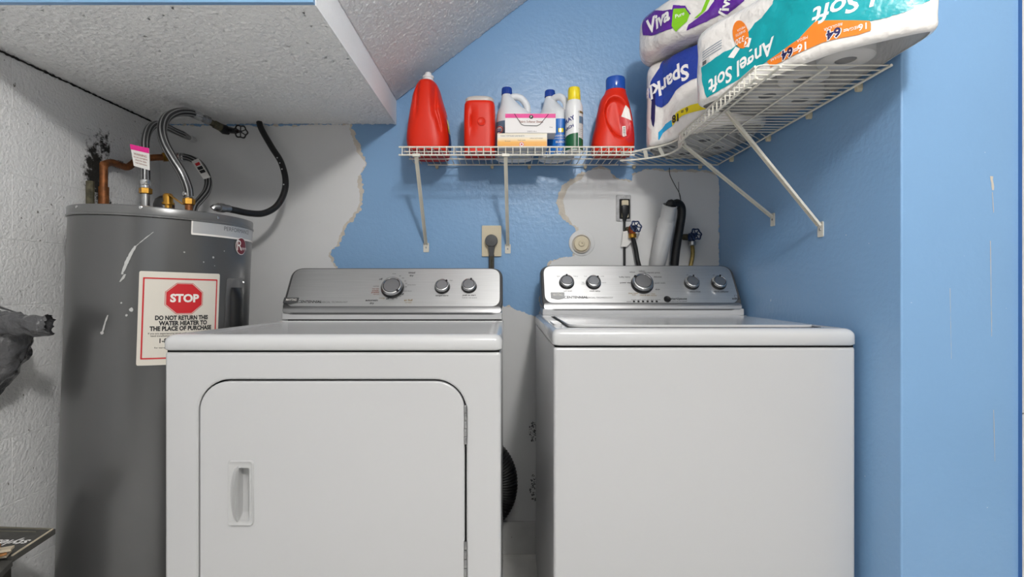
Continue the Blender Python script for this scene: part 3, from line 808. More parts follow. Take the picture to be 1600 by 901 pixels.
def knob(c, n, R, H, ang, con):
    """c base centre on the panel; ang of the pointer mark"""
    prof = [(R * 1.0, 0), (R * 1.02, H * 0.15), (R * 0.98, H * 0.55), (R * 0.95, H * 0.62), (R * 0.90, H * 0.86), (R * 0.84, H * 0.97), (R * 0.76, H), (R * 0.72, H * 0.93), (R * 0.68, H * 0.93), (0.0005, H * 0.95)]
    ms = [0, 0, 0, 1, 1, 1, 1, 0, 2]
    k = MB().lathe(prof, c, n, 36, ms=ms, caps=(True, True)).build('knob', [m_black, m_chrome, m_knobface], con, smooth=30)
    up = Vector((0, 0, 1)); a = Vector((1, 0, 0)); b_ = n.cross(a) if n.cross(a).z > 0 else a.cross(n)
    d = a * math.sin(ang) + b_ * math.cos(ang); s = a * math.cos(ang) - b_ * math.sin(ang)
    ctr = Vector(c) + n * (H * 1.0)
    mb = MB(); q = [ctr + d * R * 0.70 - s * R * 0.10, ctr + d * R * 0.70 + s * R * 0.10, ctr + d * R * 0.93 + s * R * 0.10, ctr + d * R * 0.93 - s * R * 0.10]
    mb.loft([[p - n * 0.002 for p in q], [p + n * 0.0012 for p in q]]); mb.build('pointer', m_black, k, smooth=0)
    return k

def legends(name, m, con, face, items, d=0.0036):
    geos = []
    for s, x, b_, size, bold in items:
        geos.append(shift2d(text2d(s, size, bold), x, b_))
    o = decal(name, m, con, geos, lambda a, c: face(a, c, d), 1.0)
    if len(items) > 1: o['kind'] = 'stuff'
    return o

def panel_ab(u, v, face, n, d=0.003):
    p0 = face(0, 0, d); p = hit_plane(u, v, p0, n)
    t = Vector((0, math.sin(TH), math.cos(TH)))
    return p.x, (p - p0).dot(t)

def emblem(u0, u1, v0, v1, con, face, n, metal, word='MAYTAG'):
    (xa, ba), (xb, bb_) = panel_ab(u0, v0, face, n), panel_ab(u1, v1, face, n)
    w, h = xb - xa, ba - bb_
    def shape(i): return [(xa + i, ba - i), (xa + i, bb_ + h * 0.22 + i * 0.7), (xa + w * 0.5, bb_ + i), (xb - i, bb_ + h * 0.22 + i * 0.7), (xb - i, ba - i)]
    e = MB().prism(shape(0), lambda a, c, d: face(a, c, d), 0.0055, 0.003).build('emblem', m_chrome, con, smooth=0, bevel=0.0006)
    MB().prism(shape(0.0018), lambda a, c, d: face(a, c, d), 0.0062, 0.0045).build('emblem_field', metal, e, smooth=0)
    decal('emblem_lettering', m_lblwhite, e, [shift2d(text2d(word, h * 0.40, 0.02, condense=w / h * 0.42), xa + w * 0.5, ba - h * 0.36)], lambda a, c: face(a, c, 0.0066), 1.0)

# ---- dryer
DF = 1.12                                   # its front plane
DX0, DX1 = (257 - VPX) / F * DF, (783 - VPX) / F * DF
DSEAM = CZ - (547.5 - VPY) / F * DF; DBK = 1.85
dryer = thing('clothes_dryer', 'white front loading clothes dryer with a hinged door, left of the top loading washer', 'dryer', ((DX0 + DX1) / 2, 1.48, 0))
# door opening
dox0, dox1 = (309 - VPX) / F * DF, (729 - VPX) / F * DF
dotop = CZ - (592.5 - VPY) / F * DF; dobot = 0.17
open_ = rrect(dox0, dox1, dobot, dotop, 0.068, 10)
outer = rrect(DX0, DX1, 0.03, DSEAM - 0.003, 0.006, 2)
def front_pt(y): return lambda a, c: Vector((a, y, c))
mb = MB()
inn = rrect(DX0 + 0.007, DX1 - 0.007, 0.037, DSEAM - 0.010, 0.004, 2)
# front skin with rounded outer edge and door opening
mb.poly(inn, front_pt(DF), 0, [rrect(dox0 - 0.003, dox1 + 0.003, dobot - 0.003, dotop + 0.003, 0.070, 10)])
lo = []
for k in range(5):
    a = k / 4 * PI / 2; i = 0.007 * (1 - math.sin(a)); y = DF + 0.007 * (1 - math.cos(a))
    lo.append([Vector((x, y, z)) for x, z in rrect(DX0 + i, DX1 - i, 0.03 + i, DSEAM - 0.003 - i, 0.004 + 0.002 * (1 - i / 0.007), 2)])
lo.append([Vector((x, DBK, z)) for x, z in outer])
mb.loft(lo, 0, (False, True))
ol = []
for k in range(4):
    a = k / 3 * PI / 2; i = 0.003 * math.cos(a)
    ol.append([Vector((x, DF + 0.003 * (1 - math.cos(a)) * 0 + 0.003 * math.sin(a), z)) for x, z in rrect(dox0 - 0.003 * (1 - math.sin(a)), dox1 + 0.003 * (1 - math.sin(a)), dobot - 0.003 * (1 - math.sin(a)), dotop + 0.003 * (1 - math.sin(a)), 0.070, 10)])
ol.append([Vector((x, DF + 0.03, z)) for x, z in open_])
mb.loft(ol, 0, (False, False))
weighted(mb.build('cabinet', m_white, dryer, smooth=40))
MB().box(dox0 - 0.01, dox1 + 0.01, DF + 0.024, DF + 0.032, dobot - 0.01, dotop + 0.01).build('door_recess', m_seam, dryer, smooth=0)
for fx in (DX0 + 0.05, DX1 - 0.05):
    for fy in (1.18, 1.78):
        MB().lathe([(0.02, 0.0), (0.02, 0.012), (0.01, 0.013), (0.01, 0.032)], (fx, fy, 0), n=12).build('foot', m_black, dryer)
# door with moulded handle
hx0, hx1 = (357 - VPX) / F * DF, (398 - VPX) / F * DF
hz1, hz0 = CZ - (718 - VPY) / F * DF, CZ - (820 - VPY) / F * DF
dd = 0.0042
mb = MB()
hhole = rrect(hx0 + 0.004, hx1 - 0.004, hz0 + 0.004, hz1 - 0.004, 0.006, 3)
mb.poly(rrect(dox0 + dd + 0.004, dox1 - dd - 0.004, dobot + dd + 0.004, dotop - dd - 0.004, 0.060, 10), front_pt(DF - 0.0015), 0, [hhole])
lo = []
for k in range(5):
    a = k / 4 * PI / 2; i = 0.004 * (1 - math.sin(a))
    lo.append([Vector((x, DF - 0.0015 + 0.004 * (1 - math.cos(a)), z)) for x, z in rrect(dox0 + dd + i, dox1 - dd - i, dobot + dd + i, dotop - dd - i, 0.064 - i, 10)])
lo.append([Vector((x, DF + 0.022, z)) for x, z in rrect(dox0 + dd, dox1 - dd, dobot + dd, dotop - dd, 0.064, 10)])
mb.loft(lo, 0, (False, False))
door = weighted(mb.build('door', m_white, dryer, smooth=40))
# handle: raised rim, hollow on the right, curved grip blade on the left
mb = MB(); y0 = DF - 0.0015
rim_o, rim_m = rrect(hx0, hx1, hz0, hz1, 0.008, 4), rrect(hx0 + 0.0025, hx1 - 0.0025, hz0 + 0.0025, hz1 - 0.0025, 0.006, 4)
bx0 = hx0 + (hx1 - hx0) * 0.40                                   # the grip's edge
px0, px1, pz0, pz1 = bx0 + 0.0005, hx1 - 0.0095, hz0 + 0.011, hz1 - 0.016
mb.loft([[Vector((x, y0, z)) for x, z in rim_o], [Vector((x, y0 - 0.0048, z)) for x, z in rim_m]], 0, (False, False))
pit = rrect(px0, px1, pz0, pz1, 0.004, 4)
rim_i = rrect(hx0 + 0.0055, hx1 - 0.0055, hz0 + 0.0055, hz1 - 0.0055, 0.005, 4)
mb.loft([[Vector((x, y0 - 0.0048, z)) for x, z in rim_m], [Vector((x, y0 - 0.003, z)) for x, z in rim_i]], 0, (False, False))
mb.poly(rim_i, front_pt(y0 - 0.003), 0, [pit])
steps = [[Vector((x, y0 - 0.003, z)) for x, z in pit]]
for k in range(1, 7):
    a = k / 6 * PI / 2; i = 0.006 * (1 - math.cos(a))
    steps.append([Vector((x, y0 - 0.003 + 0.021 * math.sin(a), z)) for x, z in rrect(px0, px1 - i, pz0 + i * 2.2, pz1 - i * 0.8, 0.004, 4)])
mb.loft(steps, 0, (False, True))
hd = mb.build('handle', m_plastic_w, door, smooth=45)
mb = MB(); rows = []
zm, hh = 0.5 * (hz0 + hz1) - 0.002, 0.5 * (hz1 - hz0) - 0.010
for k in range(21):
    t = -1 + 2 * k / 20; z = zm + hh * t; wd = math.sqrt(max(0, 1 - t * t))
    xl = bx0 - 0.0165 * wd; row = []
    for j in range(9):
        s = j / 8; row.append(Vector((xl + (bx0 - xl) * s, y0 - 0.0032 - 0.013 * wd * s ** 1.3, z)))
    row.append(Vector((bx0 + 0.0012, y0 - 0.0025, z))); rows.append(row)
mb.loft(rows, 0, (False, False), closed=False); mb.build('handle_grip', m_plastic_w, hd, smooth=60)
for vz0, vz1 in ((633, 694), (845, 915)):
    za, zb_ = CZ - (vz0 - VPY) / F * DF, CZ - (vz1 - VPY) / F * DF
    xh = (727.3 - VPX) / F * DF
    h_ = MB()
    nk = 5
    for k in range(nk):
        z0, z1 = za + (zb_ - za) * k / nk, za + (zb_ - za) * (k + 0.92) / nk
        h_.lathe([(0.0028, 0), (0.0033, 0.0008), (0.0033, abs(z1 - z0) - 0.0008), (0.0028, abs(z1 - z0))], (xh, DF - 0.001, min(z0, z1)), n=10)
    hg = h_.build('hinge', m_galv, dryer)
    MB().box(xh - 0.006, xh + 0.004, DF + 0.003, DF + 0.006, zb_ - 0.006, za).build('hinge_leaf', m_black, hg, smooth=0)
# lid with a rolled front edge
def lid(root, x0, x1, yf, seam, zt, zback, yback, name='top_panel'):
    R = 0.017; X0, X1, Y0 = x0 - 0.003, x1 + 0.003, yf - 0.006
    def lev(i, z, front=None):
        out = []
        for x, y in rrect(X0 + i, X1 - i, (Y0 + i) if front is None else front, yback - min(i, 0.006), 0.016, 6, (1, 1, 0.3, 0.3)):
            k = max(0.0, min(1.0, (y - yf - 0.018) / 0.05)); k = k * k * (3 - 2 * k)
            out.append(Vector((x, y, z - (zt - zback) * k * max(0, min(1, (z - seam - 0.008) / (zt - seam - 0.008))))))
        return out
    loops = [lev(0.003, seam + 0.001), lev(0.0, seam + 0.004), lev(0.0, zt - R)]
    for k in range(1, 7):
        a = k / 6 * PI / 2; loops.append(lev(R * (1 - math.cos(a)), zt - R + R * math.sin(a)))
    loops.append(lev(0.022, zt, yf + 0.03)); loops.append(lev(0.026, zt, yf + 0.05)); loops.append(lev(0.030, zt, yf + 0.070))
    return MB().loft(loops).build(name, m_white2, root, smooth=50)
DT = CZ - (521.5 - VPY) / F * (DF + 0.012)
DTB = CZ - 0.1165
lid(dryer, DX0, DX1, DF, DSEAM, DT, DTB, DBK)
MB().box(DX0 + 0.004, DX1 - 0.004, DF + 0.004, DBK - 0.004, DSEAM - 0.004, DSEAM + 0.002).build('seam_gasket', m_seam, dryer, smooth=0)
YB1 = 1.69
czb = CZ - (490 - VPY) / F * YB1
con, pan, face, nrm, tup = make_console(dryer, (437.5 - VPX) / F * YB1, (785.5 - VPX) / F * YB1, YB1, czb, 0.186, 1.86, 0.0, 0.001)
mb = MB(); mb.box((440 - VPX) / F * 1.695, (784.5 - VPX) / F * 1.695, 1.695, 1.858, czb - 0.0195, czb + 0.004)
cbase = mb.build('console_base', m_white, dryer, bevel=0.003)
MB().box((440 - VPX) / F * 1.695 + 0.02, (784 - VPX) / F * 1.695 - 0.02, 1.697, 1.84, DTB, czb - 0.016).build('base_gap', m_seam, dryer, smooth=0)
MB().box((439 - VPX) / F * 1.695, (785 - VPX) / F * 1.695, 1.672, 1.85, DTB - 0.002, DTB + 0.0035).build('rear_rail', m_white2, dryer, bevel=0.002)
for u, v, R, H, ang in ((612, 446, 0.0385, 0.024, 2.35), (690.5, 445, 0.0262, 0.020, 0.75), (732.5, 444, 0.0262, 0.020, 0.35)):
    x, b_ = panel_ab(u, v, face, nrm, 0.003 + H * 0.8)
    knob(face(x, b_, 0.003), nrm, R, H, ang, con)
def leg_px(items, face, nrm): return [(s, *panel_ab(u, v, face, nrm), size, bold) for s, u, v, size, bold in items]
legends('panel_print', m_ink, con, face, leg_px([('timed', 643.5, 426, 0.010, 0.02), ('dry', 643, 430.5, 0.010, 0.02), ('automatic', 581, 469, 0.0105, 0.02), ('dry', 581, 473.5, 0.0105, 0.02),
      ('off', 605.5, 466.5, 0.009, 0.03), ('off', 628.5, 459.5, 0.009, 0.03), ('off', 595, 436, 0.010, 0.02), ('temperature', 690.5, 461.5, 0.0085, 0.02), ('push to start', 733, 461, 0.0085, 0.02), ('hold for one second', 733.5, 465, 0.006, 0.0)], face, nrm))
legends('panel_print', m_ink_grey, con, face, leg_px([('60', 625, 431, 0.007, 0), ('50', 629.5, 434.5, 0.007, 0), ('40', 633, 439, 0.007, 0), ('30', 634.5, 443, 0.007, 0), ('20', 634, 448, 0.007, 0), ('press here', 643, 445, 0.0065, 0), ('cool down', 637, 454.5, 0.0065, 0),
      ('10', 625, 463, 0.007, 0), ('70', 619.5, 466, 0.007, 0), ('80', 614, 467, 0.007, 0), ('time', 616, 427.5, 0.007, 0), ('high', 705, 438, 0.0065, 0), ('normal', 587.5, 447, 0.007, 0)], face, nrm))
legends('panel_print', m_ink_red, con, face, leg_px([('less dry', 587, 451, 0.0075, 0.01), ('wrinkle', 586.5, 454, 0.0075, 0.02), ('prevent', 586.5, 456.5, 0.0085, 0.02), ('delicate', 588, 459.5, 0.0065, 0)], face, nrm))
legends('panel_print', m_ink_gold, con, face, leg_px([('air fluff', 638, 469, 0.010, 0.02), ('no heat', 638, 472.5, 0.007, 0), ('energy', 597, 465.5, 0.007, 0)], face, nrm))
legends('model_print', m_ink, con, face, leg_px([('CENTENNIAL', 484.5, 471.5, 0.013, 0.02)], face, nrm))
legends('model_print', m_ink_grey, con, face, leg_px([('COMMERCIAL TECHNOLOGY', 518, 472, 0.008, 0)], face, nrm))
emblem(444.5, 466, 465, 476, con, face, nrm, m_darkgrey)

# ---- washer
WF = 1.18
WX0, WX1 = (865 - VPX) / F * WF, (1337.5 - VPX) / F * WF
WSEAM = CZ - (540 - VPY) / F * WF; WBK = 1.87
washer = thing('washing_machine', 'white top loading washing machine with five panel knobs, against the blue right wall', 'washer', ((WX0 + WX1) / 2, 1.52, 0))
lo = []
for k in range(5):
    a = k / 4 * PI / 2; i = 0.008 * (1 - math.sin(a)); y = WF + 0.008 * (1 - math.cos(a))
    lo.append([Vector((x, y, z)) for x, z in rrect(WX0 + i, WX1 - i, 0.03 + i, WSEAM - 0.003 - i, 0.005, 2)])
lo.append([Vector((x, WBK, z)) for x, z in rrect(WX0, WX1, 0.03, WSEAM - 0.003, 0.005, 2)])
weighted(MB().loft(lo).build('cabinet', m_white, washer, smooth=40))
for fx in (WX0 + 0.05, WX1 - 0.05):
    for fy in (1.24, 1.80):
        MB().lathe([(0.02, 0.0), (0.02, 0.012), (0.01, 0.013), (0.01, 0.032)], (fx, fy, 0), n=12).build('foot', m_black, washer)
MB().box(WX0 + 0.004, WX1 - 0.004, WF + 0.004, WBK - 0.004, WSEAM - 0.004, WSEAM + 0.003).build('seam_gasket', m_seam, washer, smooth=0)
WT = CZ - (512 - VPY) / F * (WF + 0.02)
WTB = CZ - 0.1015
lid(washer, WX0, WX1 - 0.002, WF, WSEAM, WT, WTB, WBK)
# the hinged lid on top
lx0, lx1 = 0.158, 0.772
MB().box(lx0 - 0.006, lx1 + 0.006, 1.262, 1.715, WTB - 0.002, WTB + 0.0006).build('lid_gap', m_seam, washer, smooth=0)
mb = MB(); mb.prism(rrect(lx0, lx1, 1.268, 1.71, 0.03, 6), lambda a, c, d: Vector((a, c, d)), WTB + 0.006, WTB - 0.001)
mb.build('lid', m_white2, washer, smooth=40, bevel=0.003)
mb = MB(); mb.prism(rrect(WX0 + 0.012, lx0 - 0.014, 1.30, 1.42, 0.008, 4), lambda a, c, d: Vector((a, c, d)), WTB + 0.006, WTB - 0.001)
mb.build('bleach_dispenser', m_white2, washer, smooth=40, bevel=0.002)
YB2 = 1.735
czb2 = CZ - (484 - VPY) / F * YB2
con2, pan2, face2, nrm2, _ = make_console(washer, (847.5 - VPX) / F * YB2, (1163 - VPX) / F * YB2, YB2, czb2, 0.187, 1.875, 0.0, 0.0)
MB().box((848 - VPX) / F * 1.74, (1162.5 - VPX) / F * 1.74, 1.738, 1.872, czb2 - 0.0185, czb2 + 0.004).build('console_base', m_white, washer, bevel=0.003)
MB().box((849 - VPX) / F * 1.74 + 0.018, (1162 - VPX) / F * 1.74 - 0.02, 1.741, 1.86, WTB, czb2 - 0.016).build('base_gap', m_seam, washer, smooth=0)
MB().box((847 - VPX) / F * 1.74, (1163 - VPX) / F * 1.74, 1.722, 1.862, WTB - 0.002, WTB + 0.0030).build('rear_rail', m_white2, washer, bevel=0.0015)
for u, v, R, H, ang in ((886, 438, 0.0260, 0.020, 0.0), (928, 438.5, 0.0260, 0.020, 0.75), (1005, 439.5, 0.0385, 0.024, -0.95), (1082.5, 439, 0.0262, 0.020, 0.25), (1125, 439, 0.0262, 0.020, 0.2)):
    x, b_ = panel_ab(u, v, face2, nrm2, 0.003 + H * 0.8)
    knob(face2(x, b_, 0.003), nrm2, R, H, ang, con2)
x, b_ = panel_ab(1042.5, 467.5, face2, nrm2)
MB().lathe([(0.012, 0), (0.012, 0.003), (0.0105, 0.0045), (0.006, 0.0035), (0.0005, 0.003)], face2(x, b_, 0.003), nrm2, 24).build('start_button', m_black, con2, smooth=30)
for k in range(6):
    x, b_ = panel_ab(990.5 + k * 7.1, 470.8, face2, nrm2)
    MB().prism(rrect(x - 0.0035, x + 0.0035, b_ - 0.0032, b_ + 0.0032, 0.0006, 1), lambda a, c, d: face2(a, c, d), 0.0042, 0.003).build('indicator_lamp', m_black, con2, smooth=0)
legends('panel_print', m_ink, con2, face2, leg_px([('start/pause', 1060.5, 466.5, 0.0125, 0.02), ('hold 3 sec to cancel', 1060, 470.5, 0.007, 0), ('soil level', 887, 454.5, 0.0085, 0.01), ('wash temp', 929.5, 454.5, 0.0085, 0.01), ('extra rinse', 1086, 455.5, 0.0085, 0.01), ('fabric softener', 1127, 455.5, 0.0085, 0.01),
      ('bulky items', 976, 432.7, 0.0085, 0.01), ('power wash', 978, 441.5, 0.0085, 0.02), ('whites', 988, 425, 0.0075, 0.01), ('colors', 1003, 423.5, 0.0085, 0.01), ('permanent press', 1018.5, 425.8, 0.0085, 0.01), ('delicates', 1027.5, 432.5, 0.008, 0.01), ('quick wash', 1031, 442, 0.0085, 0), ('drain', 1027.5, 452, 0.008, 0.01)], face2, nrm2))
legends('panel_print', m_ink_grey, con2, face2, leg_px([('light', 872.5, 431.5, 0.007, 0), ('heavy', 899.5, 431.5, 0.007, 0), ('hot', 915, 431.5, 0.007, 0), ('cold', 941, 431.5, 0.007, 0), ('warm', 943.5, 441.5, 0.007, 0), ('tap', 911, 441, 0.007, 0), ('cold', 911, 443.5, 0.007, 0),
      ('off', 1073.5, 429.5, 0.007, 0), ('off', 1114.5, 430, 0.007, 0), ('status', 983, 470.8, 0.0075, 0), ('sensing  wash  rinse  spin  done  lid lock', 1009, 468, 0.0062, 0)], face2, nrm2))
legends('panel_print', m_ink_gold, con2, face2, leg_px([('deep water', 989.5, 458, 0.0075, 0.01), ('wash', 990.5, 460.5, 0.0065, 0.01), ('rinse & spin', 1007.5, 461, 0.0075, 0.01), ('clean', 1020.5, 459, 0.007, 0), ('washer', 1021.5, 461.5, 0.0075, 0)], face2, nrm2))
legends('model_print', m_ink, con2, face2, leg_px([('CENTENNIAL', 900, 464.5, 0.0135, 0.02), ('ENERGY', 1150.3, 466.8, 0.0075, 0.03)], face2, nrm2))
legends('model_print', m_ink_grey, con2, face2, leg_px([('COMMERCIAL TECHNOLOGY', 932, 465, 0.0085, 0)], face2, nrm2))
emblem(860.5, 882.5, 457, 468.5, con2, face2, nrm2, m_silver_label)
(xa, ba), (xb, bb_) = panel_ab(1147, 461, face2, nrm2), panel_ab(1153, 465.5, face2, nrm2)
decal('efficiency_mark', m_ink_grey, con2, [poly2d(rrect(xa, xb, bb_, ba, 0.001, 1), [rrect(xa + .001, xb - .001, bb_ + .001, ba - .001, 0.0006, 1)])], lambda a, c: face2(a, c, 0.0036), 1.0)

# ------------------------------------------------------------------ wire shelves
ZD = CZ + 0.468               # deck level (wire centres)
WR = 0.0017
YFR, YRL = 1.717, 1.962       # front rod and wall rail of the back shelf
def bar(pts, r, n=8): return MB().tube(pts, r, n)
def bracket(parent, a, w, width, nrm_axis, label=None):
    """diagonal strut from shelf point a to wall point w with its foot plate"""
    a, w = Vector(a), Vector(w); d = (w - a).normalized()
    side = Vector(nrm_axis); up = d.cross(side).normalized()
    mb = MB(); L = (w - a).length
    q = [(-width / 2, 0), (width / 2, 0), (width / 2, 0.006), (width / 2 - 0.0015, 0.006), (width / 2 - 0.0015, 0.0015), (-width / 2 + 0.0015, 0.0015), (-width / 2 + 0.0015, 0.006), (-width / 2, 0.006)]
    mb.loft([[a + side * x + up * y for x, y in q], [w + side * x + up * y for x, y in q]])
    return mb.build('support_bracket', m_strut, parent, smooth=0)
def foot_plate(parent, c, out, side, w, h):
    c, out, side = Vector(c), Vector(out), Vector(side); up = Vector((0, 0, 1))
    o = MB().prism(rrect(-w / 2, w / 2, -h / 2, h / 2, 0.003, 3), lambda a, b_, d: c + side * a + up * b_ + out * d, 0.0025, 0.0).build('wall_plate', m_strut, parent, smooth=0, bevel=0.0006)
    MB().lathe([(0.0036, 0.0025), (0.0030, 0.004), (0.0012, 0.004)], c, out, 10).build('screw', m_galv, o)
def wall_clip(parent, c, out):
    c, out = Vector(c), Vector(out); side = Vector((0, 0, 1)).cross(out)
    mb = MB(); mb.prism([(-0.006, 0.006), (0.006, 0.006), (0.006, -0.006), (0.003, -0.012), (-0.003, -0.012), (-0.006, -0.006)], lambda a, b_, d: c + side * a + Vector((0, 0, b_)) + out * d, 0.013, 0.0)
    mb.build('wall_clip', m_plate, parent, smooth=0, bevel=0.001)

sh1 = thing('wire_shelf', 'long white wire shelf on the back wall holding the cleaning bottles', 'shelf', (0.03, YRL, ZD), group='white wire shelving')
X0s, X1s = -0.358, 0.432
ZL = ZD - 0.0285              # lower rod of the hanging lip
for y, z, r, x0_, x1_ in ((YFR, ZD - 0.0015, 0.0030, X0s, X1s), (YFR - 0.002, ZL, 0.0030, X0s, X1s), (YFR + 0.050, ZD - 0.004, 0.0024, X0s + 0.006, X1s), (YFR + 0.15, ZD - 0.004, 0.0024, X0s + 0.006, X1s), (YRL, ZD - 0.003, 0.0028, X0s + 0.06, X1s)):
    bar([(x0_, y, z), (x1_, y, z)], r).build('rod', m_wire, sh1)
def wire_mesh_y():
    mb = MB(); mb.tube([(0, YRL, ZD), (0, YFR + 0.004, ZD), (0, YFR - 0.0025, ZD - 0.003), (0, YFR - 0.004, ZD - 0.010), (0, YFR - 0.004, ZL - 0.003)], WR, 5)
    o = mb.build('wire', m_wire, None, smooth=60); return o
wv = wire_mesh_y(); wv.location.x = 0; me = wv.data; bpy.data.objects.remove(wv)
k = 0
x = X0s + 0.012
while x < X1s:
    o = bpy.data.objects.new('wire', me); C.objects.link(o); o.parent = sh1
    o.location = (x - sh1.location.x, -sh1.location.y, -sh1.location.z); x += 0.0247
for u0, u1, v1 in ((650.5, 666, 381), (790, 793.5, 383)):
    w = P(u1, v1, YB); a = Vector(((u0 - VPX) / F * YFR, YFR, ZL - 0.003))
    br_ = bracket(sh1, a, Vector((w.x, YB - 0.004, w.z)), 0.0125, (1, 0, 0))
    foot_plate(br_, (w.x, YB, w.z - 0.014), (0, -1, 0), (1, 0, 0), 0.022, 0.036)
    MB().box(a.x - 0.013, a.x + 0.013, YFR - 0.008, YFR + 0.010, ZL - 0.006, ZL + 0.004).build('bracket_hook', m_strut, br_, smooth=0, bevel=0.0015)
for u in (683, 769, 827, 914):
    p = P(u, 262, YB); wall_clip(sh1, (p.x, YB, ZD - 0.004), (0, -1, 0))

# curved corner piece
sh2 = thing('wire_corner_shelf', 'curved white wire corner shelf joining the two straight wire shelves', 'shelf', (0.80, YRL, ZD), group='white wire shelving')
top_c = cat_rom([(0.400, 1.775, ZD - 0.0060), (0.440, 1.762, ZD - 0.0056), (0.480, 1.738, ZD - 0.0018), (0.512, 1.708, ZD - 0.0018), (0.532, 1.678, ZD - 0.0018), (0.545, 1.640, ZD - 0.0018), (0.550, 1.575, ZD - 0.0018)], 6)
low_c = cat_rom([(0.400, 1.792, ZL), (0.452, 1.778, ZL), (0.500, 1.752, ZL), (0.530, 1.722, ZL), (0.546, 1.690, ZL), (0.553, 1.640, ZL), (0.553, 1.575, ZL)], 6)
bar(top_c, 0.0034).build('rod', m_wire, sh2, smooth=60); bar(low_c, 0.0034).build('rod', m_wire, sh2, smooth=60)
for kk in (11, 18):
    a, c = Vector(top_c[kk]), Vector(low_c[kk - 1 if kk == 11 else kk])
    a2, c2 = Vector(top_c[kk + 1]), Vector(low_c[kk]); d = (a2 - a).normalized() * 0.0065
    mb = MB(); o_ = Vector((-0.6, -0.8, 0)) * 0.002
    mb.loft([[a - d - o_, a + d - o_, a + d + o_, a - d + o_], [c - d - o_, c + d - o_, c + d + o_, c - d + o_]]); mb.build('upright_strap', m_wire, sh2, smooth=0)
bar([(0.438, YRL, ZD - 0.003), (0.815, YRL, ZD - 0.003)], 0.0028).build('rod', m_wire, sh2)
bar([(0.812, 1.576, ZD - 0.003), (0.812, YRL, ZD - 0.003)], 0.0028).build('rod', m_wire, sh2)
bar([P(1040, 248, 1.875), P(1086, 245, 1.875), P(1110, 228, 1.72), P(1137, 209, 1.577)], 0.0024).build('rod', m_wire, sh2)
# diagonal deck wires
step = 0.0247; dg = Vector((1, 1, 0)).normalized(); nn = Vector((1, -1, 0)).normalized()
tc = [Vector(p) for p in top_c]
def hit_curve(s):
    best = None
    for i in range(len(tc) - 1):
        a, c = tc[i].dot(nn), tc[i + 1].dot(nn)
        if (a - s) * (c - s) <= 0 and abs(a - c) > 1e-9:
            q = tc[i].lerp(tc[i + 1], (s - a) / (c - a)); best = q
    return best
s = Vector((0.405, YRL, 0)).dot(nn)
while s < Vector((0.812, 1.57, 0)).dot(nn):
    # far end on a wall rail
    q = nn * s; t1_ = (YRL - q.y) / dg.y; t2_ = (0.812 - q.x) / dg.x; e = q + dg * min(t1_, t2_)
    st = hit_curve(s)
    if st is None:
        st = q + dg * ((0.436 - q.x) / dg.x) if s < tc[0].dot(nn) else q + dg * ((1.572 - q.y) / dg.y)
    if st.x < 0.436: st = q + dg * ((0.436 - q.x) / dg.x)
    e.z = ZD; st = Vector((st.x, st.y, ZD))
    if (e - st).length > 0.012: bar([st, e], WR, 5).build('wire', m_wire, sh2, smooth=60)
    s += step
# joint plate where the corner piece meets the right shelf, and its clips
j0 = P(1063, 236, 1.62); mb = MB()
mb.prism([(1.604, ZL - 0.012), (1.576, ZL - 0.010), (1.572, ZD + 0.008), (1.584, ZD + 0.010), (1.606, ZD - 0.004)], lambda a, c, d: Vector((0.540 + d, a, c)), 0.0, 0.004)
jp = mb.build('joint_plate', m_strut, sh2, smooth=0, bevel=0.001)
for k_ in range(3):
    z_ = ZL + 0.002 + 0.014 * k_
    MB().lathe([(0.005, -0.004), (0.0058, 0), (0.005, 0.004)], (0.5455, 1.569, z_), (0, 0, 1), 10).build('joint_sleeve', m_strut, jp)
for u in (990, 1093):
    p = P(u, 262, YB); wall_clip(sh2, (p.x, YB, ZD - 0.004), (0, -1, 0))
wall_clip(sh2, (XR, 1.86, ZD - 0.004), (-1, 0, 0))

# right-hand run along the blue wall
sh3 = thing('wire_shelf', 'short white wire shelf on the right wall under the paper packs', 'shelf', (0.82, 1.32, ZD), group='white wire shelving')
XF, XB, Y0r, Y1r = 0.531, 0.812, 1.085, 1.555
for x_, z_, r, y0_, y1_ in ((XF, ZD - 0.0015, 0.0030, Y0r + 0.004, Y1r + 0.015), (XF, ZL, 0.0030, Y0r - 0.004, Y1r + 0.015), (XF + 0.050, ZD - 0.004, 0.0028, Y0r - 0.004, Y1r), (XF + 0.15, ZD - 0.004, 0.0024, Y0r, Y1r), (XB, ZD - 0.003, 0.0030, Y0r - 0.008, Y1r + 0.015)):
    bar([(x_, y0_, z_), (x_, y1_, z_)], r).build('rod', m_wire, sh3)
mb = MB(); mb.tube([(XB, 0, ZD), (XF + 0.012, 0, ZD), (XF + 0.003, 0, ZD - 0.002), (XF - 0.002, 0, ZD - 0.008), (XF - 0.002, 0, ZL - 0.003)], WR, 5)
o_ = mb.build('wire', m_wire, None, smooth=60); me = o_.data; bpy.data.objects.remove(o_)
y = Y0r
while y < Y1r + 0.012:
    o = bpy.data.objects.new('wire', me); C.objects.link(o); o.parent = sh3
    o.location = (-sh3.location.x, y - sh3.location.y, -sh3.location.z); y += 0.0247
for ua, va, Ya, uw, vw in ((1078, 224, 1.535, 1208, 337), (1147, 172, 1.315, 1283, 351)):
    Yw = XR * F / (uw - VPX); w = P(uw, vw, Yw)
    xa_ = (0.553 if ua < 1100 else XF + 0.050)
    a = Vector((xa_, Yw, ZL - 0.002 if ua < 1100 else ZD - 0.008))
    br_ = bracket(sh3, a, Vector((XR - 0.003, Yw, w.z)), 0.0155, (0, -1, 0))
    foot_plate(br_, (XR, Yw, w.z - 0.012), (-1, 0, 0), (0, 1, 0), 0.024, 0.040)
for y_ in (1.60, 1.385, 1.19):
    wall_clip(sh3, (XR, y_ * 1.0, ZD - 0.004), (-1, 0, 0))

